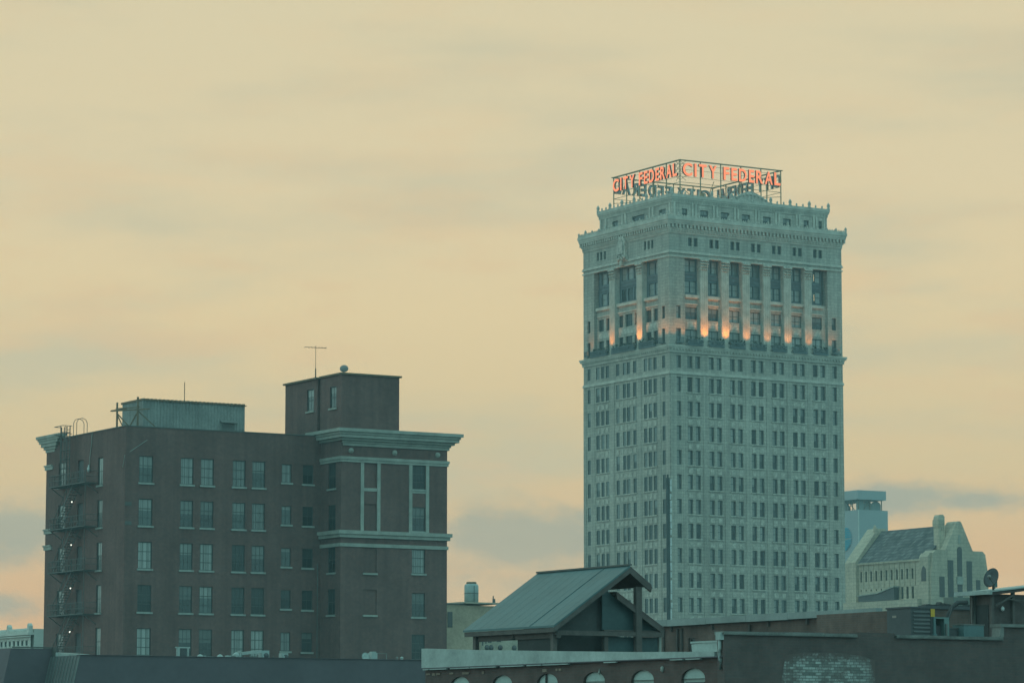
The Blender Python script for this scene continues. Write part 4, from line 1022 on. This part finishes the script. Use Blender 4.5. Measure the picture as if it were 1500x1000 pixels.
m = MB(); m.box(-1.95, .1, 3.36, 3.42, 18.44, 18.5); m.box(.05, .1, 3.0, 3.4, 18.05, 18.5); m.build('edge_rail', iron, t)
m = MB(); m.prism([(0.02, 18.06), (0.02, 18.09), (3.0, 18.24), (3.0, 18.06)], 'x', .05, .45); m.build('upstand', white_paint, t)
m = MB(); m.box(-.06, 19.05, -.05, .32, 18.053, 18.075); m.build('edge_trim', dark_metal, t)
def on_d(x, y, z=17.9): return DO + ux * x + vy * y + Vector((0, 0, z))
t = thing('roof_frame', 'small open pale steel frame with a dark box on the dark roof', 'frame', on_d(5.55, 1.5))
m = MB()
for x in (0, .55): m.bar((x, 0, 0), (x, 0, .62), .06)
m.bar((-.1, 0, .62), (.65, 0, .62), .06); m.bar((0, 0, .12), (.5, 0, .12), .05); m.box(.0, .12, -.04, .1, .2, .6); m.build('rail', white_paint, t)
m = MB(); m.box(.16, .45, 0, .25, .15, .55); m.build('box', unit_dark, t)
VENTS = [(6.7, .36, .22, 'small white bow-shaped roof vent next to the open steel frame'), (7.62, .75, .24, 'long low white vent tray left of the sloping white duct'), (8.6, .3, .42, 'white block vent at the foot of the sloping white duct')]
for x, w_, h_, lab in VENTS:
    t = thing('roof_vent', lab, 'vent', on_d(x, 1.5), group='white roof vents along the dark roof')
    m = MB(); m.box(0, w_, 0, .3, 0, h_ * .62); m.build('base', white_paint, t)
    m = MB(); m.lathe((w_ * .3, .15, h_ * .6), [(.16, 0), (.18, .06), (.1, .16), (0, .2)], 10); m.box(w_ * .72, w_, .02, .28, h_ * .62 + .002, h_ * 1.2); m.build('hood', white_paint, t)
t = thing('roof_duct', 'sloping long white duct lying on supports on the dark roof', 'duct', on_d(8.9, 1.6))
m = MB(); m.bar((0, 0, .38), (1.05, 0, .5), .2, .14); m.build('pipe', white_paint, t)
m = MB()
for x in (.1, .5, .9): m.bar((x, 0, 0), (x, 0, .35), .06)
m.build('support', steel_grey, t)
for x, s_, lab in ((10.0, 1.0, 'grey green condenser with two pale pipes beside the sloping white duct'), (11.1, .8, 'small upright pale condenser apart at the right of the roof vents')):
    t = thing('air_conditioner', lab, 'air conditioner', on_d(x, 1.6), group='condensers on the dark roof')
    m = MB(); m.box(0, .42 * s_, 0, .35, 0, .55 * s_); m.box(.05, .12, -.05, -.002, .0, .3); m.build('casing', tank_m if s_ == 1 else white_paint, t)
    m = MB(); m.lathe((.26 * s_, -.003, .3 * s_), [(.0, .03), (.13, .03), (.14, 0)], 12, (0, -1, 0)); m.build('fan_grille', unit_dark, t)
    m = MB(); m.tube([(-.0, -.06, .05), (-.5, -.06, .08), (-.5, -.06, .3)], .03, 6); m.build('pipe', steel_grey, t)
t = thing('satellite_dish', 'pale round dish standing on the dark roof beside a boxy unit', 'dish', on_d(15.5, 1.4), group='satellite dishes')
m = MB(); m.lathe((0, 0, .26), [(0, .0), (.12, .015), (.24, .08), (.25, .085), (.12, .035), (0, .02)], 22, (.1, -.9, .3)); m.build('reflector', white_paint, t)
m = MB(); m.tube([(0, .05, 0), (0, .05, .26)], .04, 6); m.build('pole', steel_grey, t)
m = MB(); m.tube([(0, -.02, .06), (.05, -.3, .18)], .02, 5); m.build('feed_arm', steel_grey, t)
t = thing('air_handler', 'pale boxy unit with a thin railing beside the round roof dish', 'air handler', on_d(15.9, 1.5))
m = MB(); m.box(0, .33, 0, .35, 0, .52); m.box(.05, .28, .05, .3, .522, .58); m.build('casing', white_paint, t)
m = MB(); m.bar((.33, 0, .5), (.85, 0, .5), .035); m.bar((.83, 0, 0), (.83, 0, .5), .035); m.build('railing', steel_grey, t)
for x, lab in ((17.2, 'tiny dim vent pipe left of a small white vent box'), (17.45, 'tiny white vent box at the right end of the dark roof')):
    m = MB(); w_ = .13 if x > 17.3 else .1; m.box(0, w_, 0, .12, 0, .3 if x > 17.3 else .26); m.lathe((w_ / 2, .06, .28), [(w_ * .7, 0), (w_ * .7, .03), (0, .08)], 8)
    tag(m.build('vent_pipe', white_paint if x > 17.3 else steel_grey, None, on_d(x, 1.4)), lab, 'vent', 'vent pipes')

# ================================================================== CHURCH-LIKE STONE BUILDING
KO = Vector(((1368 - 750) / 4800 * 428.7, 432, 0))
t = thing('stone_church', 'cream stone church with steep slate roof and tall slit windows right of the tower', 'church', KO)
cx = 4.8
def slope_prof(z_e, z_r, x0, x1): return [(x0, 0), (x0, z_e), (cx - .25, z_r), (cx + .25, z_r), (x1, z_e), (x1, 0)]
m = MB(); YN0, YN1 = 1.9, 17.7
pn = ('L', .75)
wn = []
for i in range(11): wn.append((4.75 + i * 1.13, 5.15 + i * 1.13, 35.9, 37.3))
for i in range(3): wn.append((4.7 + i * 1.13, 5.2 + i * 1.13, 33.3, 34.9))
for i in range(8): wn.append((8.2 + i * 1.13, 8.5 + i * 1.13, 34.6, 34.85))
wall(m, pn, YN0, YN1 - .5, 0, 38.45, wn, .3); m.face([(9.0, YN0, 0), (9.0, YN1, 0), (9.0, YN1, 38.45), (9.0, YN0, 38.45)])
for i in range(12): pbox(m, pn, 4.3 + i * 1.13, 4.42 + i * 1.13, 35.0, 38.3, -.08, .01)
pbox(m, pn, YN0, YN1 - .5, 38.2, 38.45, -.2, .01); pbox(m, pn, YN0, YN1 + .5, 0, 33.1, -1.6, -.01); 
m.build('nave_wall', cream, t)
for h in wn:
    if h[3] - h[2] > .5: window(t, pn, h[0], h[1], h[2], h[3], .25, win_frame, g_dark, (), (.5,), .05)
m = MB()
for h in wn:
    if h[3] - h[2] < .5: pbox(m, pn, h[0], h[1], h[2], h[3], .2, .25)
m.build('small_opening_row', church_glass, t)
m = MB(); m.prism([(.65, 38.46), (cx, 43.0), (9.1, 38.46), (9.0, 38.3), (cx, 42.8), (.75, 38.3)], 'y', 1.7, YN1); m.build('roof', slate, t)
m = MB(); m.prism([(.3, 0), (.3, 38.6), (.55, 39.0), (cx - .6, 43.35), (cx + .6, 43.35), (9.2, 38.6), (9.2, 0)], 'y', YN1 - .9, YN1 + 1.5); m.lathe((cx - .9, YN1 - .6, 43.2), [(.25, -.3), (.3, .2), (.15, .5), (0, .7)], 8); m.build('end_gable', cream, t)
m = MB(); m.prism([(7.9, 34.9), (7.9, 33.2), (15.8, 33.2), (15.8, 33.9), (11.5, 34.1)], 'x', -.1, .73); aw_ = m.build('awning', unit_dark, t)
m = MB(); m.prism([(7.8, 35.05), (11.5, 34.28), (15.9, 34.06), (15.9, 33.92), (11.5, 34.12), (7.8, 34.9)], 'x', -.25, .7); m.build('awning_edge', stone_green, aw_)
# front block
prof = [(0, 0), (0, 36.4), (.4, 39.1), (.85, 39.5), (2.45, 39.5), (4.35, 43.2), (4.6, 43.4), (5.0, 43.4), (5.2, 43.2), (7.05, 39.5), (8.7, 39.5), (9.15, 39.1), (9.6, 36.4), (9.6, 0)]
m = MB(); m.prism(prof, 'y', 0.0, 2.2)
m.build('front_block', cream, t)
m = MB(); m.prism([(-.25, 0), (-.25, 38.6), (.1, 39.1), (2.2, 39.3), (2.2, 0)], 'y', .35, 2.2); m.build('side_bay', cream, t)
m = MB(); m.prism([(2.3, 39), (2.3, 43.9), (2.5, 44.25), (3.1, 44.3), (3.35, 44.0), (3.35, 39)], 'y', 1.2, 2.25); m.box(2.2, 2.7, 1.1, 2.35, 42.7, 43.6)
for i in range(3): m.box(2.4 + i * .34, 2.56 + i * .34, 1.1, 1.198, 42.2, 43.5)
m.build('carved_turret', cream, t)
for x0, x1, z0, z1 in ((1.35, 2.2, 33.3, 36.0), (2.78, 3.7, 33.3, 38.2), (5.95, 6.85, 33.8, 38.15), (7.5, 8.2, 33.6, 35.7)):
    m = MB(); m.box(x0, x1, -.05, .01, z0, z1); m.box(x0 + (x1 - x0) * .48, x0 + (x1 - x0) * .52, -.07, -.052, z0, z1); m.build('slit_window', church_glass, t)
m = MB(); cxx = 4.78; m.prism([(cxx - .4, 36.1), (cxx + .4, 36.1)] + [(cxx + .4 * math.cos(math.pi * i / 8), 39.6 + .4 * math.sin(math.pi * i / 8)) for i in range(9)], 'y', -.06, .01); m.box(cxx - .4, cxx + .4, -.06, .01, 33.3, 35.0); m.build('slit_window', church_glass, t)
m = MB(); m.box(cxx - .55, cxx + .45, -.16, -.003, 35.05, 36.05); m.build('balcony', stone_green, t)
m = MB(); m.box(cxx - .18, cxx + .2, -.04, .01, 40.4, 41.6); m.build('louvre', stone_green, t)
m = MB(); m.box(2.85, 5.9, -.03, -.003, 33.2, 36.9) ; m.build('window_surround', stone_green, t) if False else None
m = MB(); m.prism([(.8, 35.4), (1.7, 35.4), (1.7, 36.6), (1.5, 37.2), (1.2, 37.4), (.8, 37.0)], 'x', -.32, -.24); m.build('niche_window', church_glass, t)

# ================================================================== TELEPHONE BUILDING far behind
TO = Vector(((1256.5 - 750) / 4800 * (900 * 1.003), 900, 0))
t = thing('high_rise', 'far blue grey high rise with a flat roof canopy and a striped blue globe sign', 'building', TO)
m = MB(); m.box(0, 10.1, 0, 22, 0, 78.1); m.build('wall', tele, t)
m = MB(); m.box(-.12, .12, -.12, -.003, 40, 78.1); m.build('corner_strip', white_bldg, t)
m = MB(); m.box(-.9, 8.9, -.9, 20, 80.9, 83.4); m.build('canopy', tele, t)
m = MB()
for x in (0.3, 4.2, 8.2): m.bar((x, .3, 78), (x, .3, 80.95), .22)
for y in (3.0, 6.0, 9.0): m.bar((.3, y, 78), (.3, y, 80.95), .18)
m.bar((.3, 2.2, 78.2), (.3, 5.2, 80.9), .16); m.bar((.3, 5.2, 78.2), (.3, 2.2, 80.9), .16); m.bar((4.2, .3, 80.9), (2.0, .3, 78.2), .14); m.build('strut', iron_dark, t)
m = MB()
for x0, x1 in ((.3, 2.7), (2.8, 5.2), (5.3, 8.3)):
    n = 8; P_ = [(x0 + (x1 - x0) * i / n, 78.1 + 2.6 * math.sin(math.pi * (.22 + .56 * i / n))) for i in range(n + 1)]
    m = MB(); m.prism([(x0, 78.1)] + P_ + [(x1, 78.1)], 'y', .8, 1.4); m.build('screen_wall', tele_dark, t)
for y0, y1 in ((5.4, 9.5), (9.6, 14)):
    n = 8; P_ = [(y0 + (y1 - y0) * i / n, 78.1 + 2.6 * math.sin(math.pi * (.1 + .7 * i / n))) for i in range(n + 1)]
    m = MB(); m.prism([(y0, 78.1)] + P_ + [(y1, 78.1)], 'x', .8, 1.4); m.build('screen_wall', tele_dark, t)
# round striped sign on the left face
lc, lz, lr = 5.8, 70.3, 2.95
m = MB()
for k in range(12):
    za_ = -lr + k * lr * 2 / 12; th = lr * 2 / 12 * .72; P_ = []; Q_ = []
    for i in range(21):
        a = -1 + i / 10; hw = math.sqrt(max(lr * lr - (za_ + th / 2) ** 2, .02)); y = a * hw
        bend = .22 * (1 - a * a) * (-1 if k < 6 else 1) - a * .25
        P_.append((lc + y, lz + za_ + bend)); Q_.append((lc + y, lz + za_ + th * (1 - abs(a) ** 3 * .8) + bend))
    m.prism(P_ + Q_[::-1], 'x', -.3, -.05)
m.build('globe_logo', logo_blue, t)

# ================================================================== far white building, gap building, tank
t = thing('white_building', 'small far ornate white building with crested parapet at the left edge', 'building', (-48.295, 330, 0))
m = MB(); pw_ = ('L', 0.0)
hs = [(.8 + i * 1.1, 1.35 + i * 1.1, 23.9, 24.4) for i in range(9)] + [(.8 + i * 1.1, 1.35 + i * 1.1, 21.5, 23.2) for i in range(9)]
wall(m, pw_, 0, 14, 0, 25.0, hs, .2); m.box(.35, 9, -.0, 14, 0, 25.55) ; m.build('wall', white_bldg, t)
m = MB()
for i in range(9): pbox(m, pw_, .7 + i * 1.1, 1.45 + i * 1.1, 23.8, 23.88, -.1, 0); pbox(m, pw_, .7 + i * 1.1, 1.45 + i * 1.1, 24.45, 24.52, -.08, 0)
pbox(m, pw_, -.05, 14, 24.75, 24.85, -.25, 0); pbox(m, pw_, -.05, 14, 24.95, 25.2, -.3, .35); pbox(m, pw_, -.05, 14, 23.2, 23.4, -.2, 0)
m.build('cornice', white_bldg, t)
for i, h in enumerate(hs): window(t, pw_, h[0], h[1], h[2], h[3], .15, win_frame, g_dim, (), (.5,), .05)
m = MB()
for i in range(30):
    y = .25 + i * .42; m.prism([(y - .12, 25.2), (y + .12, 25.2), (y + .1, 25.45), (y, 25.62), (y - .1, 25.45)], 'x', -.15, .1)
for y in (.25, 5.6): m.prism([(y - .3, 25.2), (y + .3, 25.2), (y + .25, 25.9), (y + .1, 26.05), (y, 26.1), (y - .25, 25.85)], 'x', -.2, .2)
m.build('cresting', white_bldg, t)
GO = Vector((-4.946, 340, 0))
t = thing('beige_building', 'stained beige rendered building seen between the brick block and pavilion', 'building', GO)
m = MB(); m.box(-4, .15, 0, 8, 0, 28.35); m.box(.152, 9, .0, 8, 0, 28.3); m.build('wall', beige, t)
m = MB(); m.box(-4.1, .2, -.1, 8, 28.36, 28.48); m.build('coping', iron, t)
m = MB(); m.box(-.6, 4.2, -.4, 5, 28.49, 28.64); m.build('roof_slab', grey_board, t)
m = MB(); m.box(-2.0, -1.42, -.05, .01, 26.0, 27.6); m.build('window', church_glass, t)
m = MB(); m.box(2.0, 6.6, -.06, -.003, 22, 25.7); o = m.build('boarded_panel', grey_board, t)
for x0, x1, z0, z1 in ((2.5, 2.65, 24.4, 25.3), (2.1, 2.25, 24.2, 25.0), (2.8, 3.25, 24.5, 25.0), (3.9, 4.4, 24.6, 25.3)):
    m = MB(); m.box(x0, x1, -.085, -.062, z0, z1); m.build('painted_mark', church_glass, o)
m = MB(); m.prism([(1.2, 24.3), (1.75, 24.2), (1.75, 24.35), (1.38, 24.42), (1.38, 24.85), (1.75, 24.9), (1.75, 25.05), (1.2, 25.0)], 'y', -.085, -.003); m.build('painted_letter', church_glass, o)
for x in (2.7, 3.2, 4.3, 6.0):
    m = MB(); m.lathe((x, -.06, 24.0), [(.3, 0), (.3, .02), (0, .02)], 12, (0, -1, 0)); m.build('painted_mark', church_glass, o)
t = thing('water_tank', 'round pale galvanised tank with a dark lid on the beige building', 'tank', GO + ux * 1.56 + vy * 1.2 + Vector((0, 0, 28.64)))
m = MB(); m.lathe((0, 0, 0), [(0, 0), (.74, 0), (.74, 1.75), (.66, 1.92), (.5, 1.96), (0, 1.97)], 24); m.build('drum', tank_m, t)
m = MB(); m.lathe((0, 0, 1.97), [(.52, 0), (.54, .12), (.5, .2), (0, .22)], 20); m.build('lid', iron_dark, t)
m = MB(); m.lathe((0, 0, .92), [(.745, 0), (.76, .02), (.76, .06), (.745, .08)], 24); m.bar((-.1, -.75, 0), (-.1, -.75, 1.75), .05); m.build('band', iron, t)
m = MB(); m.box(0, .3, 0, .3, 0, .45); m.bar((.08, .1, .45), (.08, .1, .75), .12); tag(m.build('roof_stack', iron, None, GO + ux * 3.75 + vy * .6 + Vector((0, 0, 28.64))), 'little dark stack on the beige roof slab beside the zinc roof edge', 'stack')

# ================================================================== sky and light
w = bpy.data.worlds.new('World'); scene.world = w; w.use_nodes = True
nt = w.node_tree; bg = nt.nodes['Background']
def lin(r, g, b):
    f = lambda c: ((c / 255 + .055) / 1.055) ** 2.4 if c > 10 else c / 255 / 12.92
    return (f(r), f(g), f(b))
tc = N(nt, 'ShaderNodeTexCoord'); sp = N(nt, 'ShaderNodeSeparateXYZ'); nt.links.new(tc.outputs['Generated'], sp.inputs[0])
def mr(v, a, b, c=0., d=1., smooth=True):
    n = N(nt, 'ShaderNodeMapRange'); n.interpolation_type = 'SMOOTHSTEP' if smooth else 'LINEAR'
    for i, q in zip((1, 2, 3, 4), (a, b, c, d)): n.inputs[i].default_value = q
    nt.links.new(v, n.inputs[0]); return n.outputs[0]
def mth(op, a, b):
    n = N(nt, 'ShaderNodeMath', operation=op)
    for i, q in enumerate((a, b)):
        if isinstance(q, (int, float)): n.inputs[i].default_value = q
        else: nt.links.new(q, n.inputs[i])
    return n.outputs[0]
def mixc(f, a, b):
    n = N(nt, 'ShaderNodeMixRGB')
    for i, q in enumerate((f, a, b)):
        if isinstance(q, tuple): n.inputs[i].default_value = c4(q)
        elif isinstance(q, (int, float)): n.inputs[i].default_value = q
        else: nt.links.new(q, n.inputs[i])
    return n.outputs[0]
el = sp.outputs[2]
base = ramp(nt, mth('MULTIPLY', el, 4.0), [(.10, lin(228, 181, 136)), (.22, lin(230, 189, 141)), (.34, lin(230, 202, 152)), (.52, lin(236, 210, 161)), (.68, lin(230, 210, 168)), (.92, lin(224, 209, 170))])
# streaked high cloud
mp = N(nt, 'ShaderNodeMapping'); mp.inputs['Scale'].default_value = (7, 3, 34); mp.inputs['Rotation'].default_value = (0, RAD(-6), 0); nt.links.new(tc.outputs['Generated'], mp.inputs[0])
n1 = noise(nt, mp.outputs[0], 1.0, 7, .55)
mp2 = N(nt, 'ShaderNodeMapping'); mp2.inputs['Scale'].default_value = (16, 6, 60); mp2.inputs['Location'].default_value = (3, 1, 5); mp2.inputs['Rotation'].default_value = (0, RAD(5), 0); nt.links.new(tc.outputs['Generated'], mp2.inputs[0])
n2 = noise(nt, mp2.outputs[0], 1.0, 6, .6)
c1 = mixc(mth('MULTIPLY', mr(n1, .42, .70), .65), base, lin(202, 195, 165))
orange = mth('MULTIPLY', mr(n2, .46, .66), mr(el, .21, .12, .15, .5))
c2 = mixc(orange, c1, lin(232, 198, 152))
# low grey banks near the horizon at left, centre and right
banks = None
for az, elv, sa, se, amt in ((-.155, .0635, .034, .0105, .95), (0.004, .063, .034, .0105, 1.05), (.116, .0735, .022, .0075, .85), (.140, .0725, .028, .004, .7), (-.158, .0415, .03, .005, .7), (0.0, .050, .04, .004, .45)):
    g = mth('POWER', 2.718, mth('MULTIPLY', -1.0, mth('ADD', mth('POWER', mth('ABSOLUTE', mth('DIVIDE', mth('SUBTRACT', sp.outputs[0], az), sa), 0), 2.0), mth('POWER', mth('ABSOLUTE', mth('DIVIDE', mth('SUBTRACT', el, elv), se), 0), 2.0))))
    g = mth('MULTIPLY', g, amt); banks = g if banks is None else mth('MAXIMUM', banks, g)
mp3 = N(nt, 'ShaderNodeMapping'); mp3.inputs['Scale'].default_value = (60, 20, 110); nt.links.new(tc.outputs['Generated'], mp3.inputs[0])
n3 = noise(nt, mp3.outputs[0], 1.0, 7, .6)
bk = mr(mth('ADD', banks, mth('MULTIPLY', mth('SUBTRACT', n3, .5), 1.3)), .16, .88)
c3 = mixc(mth('MULTIPLY', mth('MULTIPLY', bk, mr(el, .11, .09)), mr(n1, .3, .7, .9, .65)), c2, lin(168, 171, 155))
# away from the sunset the sky is a dull blue green
back = mr(sp.outputs[1], .93, .35)
nb = noise(nt, tc.outputs['Generated'], 3.0, 5)
TEAL = (.44, .90, .90)
tealc = mul(nt, mixc(0.0, TEAL, TEAL), ramp(nt, nb, [(.3, .8), (.7, 1.15)]))
c4_ = mixc(back, c3, tealc)
low = mr(el, -.02, -.12)
c5 = mixc(low, c4_, (.07, .11, .11))
SUN_AZ, SUN_EL = -100.0, 7.0      # degrees from +Y towards +X; low in the west, behind thin cloud
sky = N(nt, 'ShaderNodeTexSky'); sky.sky_type = 'NISHITA'; sky.sun_disc = False; sky.sun_elevation = RAD(SUN_EL); sky.sun_rotation = RAD(SUN_AZ)
skm = N(nt, 'ShaderNodeMixRGB', blend_type='ADD'); skm.inputs[0].default_value = 1
sk = N(nt, 'ShaderNodeMixRGB', blend_type='MULTIPLY'); sk.inputs[0].default_value = 1; sk.inputs[2].default_value = (.004, .004, .004, 1)
nt.links.new(sky.outputs[0], sk.inputs[1]); nt.links.new(c5, skm.inputs[1]); nt.links.new(sk.outputs[0], skm.inputs[2])
nt.links.new(skm.outputs[0], bg.inputs['Color']); bg.inputs['Strength'].default_value = 1.0
sl_ = bpy.data.lights.new('sun', 'SUN'); sl_.energy = .16; sl_.angle = RAD(14); sl_.color = (1.0, .9, .72)
so = bpy.data.objects.new('sun', sl_); COL.objects.link(so)
d = Vector((math.sin(RAD(SUN_AZ)) * math.cos(RAD(SUN_EL)), math.cos(RAD(SUN_AZ)) * math.cos(RAD(SUN_EL)), math.sin(RAD(SUN_EL))))
so.rotation_euler = d.to_track_quat('Z', 'Y').to_euler()

HAZE = 0.0003
if HAZE:
    hm_ = bpy.data.materials.new('evening_haze'); hm_.use_nodes = True; nt = hm_.node_tree
    nt.nodes.remove(nt.nodes['Principled BSDF'])
    pv = N(nt, 'ShaderNodeVolumePrincipled'); pv.inputs['Color'].default_value = (.55, .86, .92, 1); pv.inputs['Density'].default_value = HAZE; pv.inputs['Anisotropy'].default_value = 0.0
    nt.links.new(pv.outputs[0], nt.nodes['Material Output'].inputs['Volume'])
    m = MB(); m.box(-260, 320, -40, 1000, -1.0, 112); h = m.build('haze', hm_); h['kind'] = 'stuff'

vs = scene.view_settings
vs.view_transform = 'Standard'; vs.look = 'None'; vs.exposure = 0; vs.gamma = 1; vs.use_curve_mapping = False
scene.render.engine = 'CYCLES'
scene.cycles.volume_bounces = 0; scene.cycles.max_bounces = 6
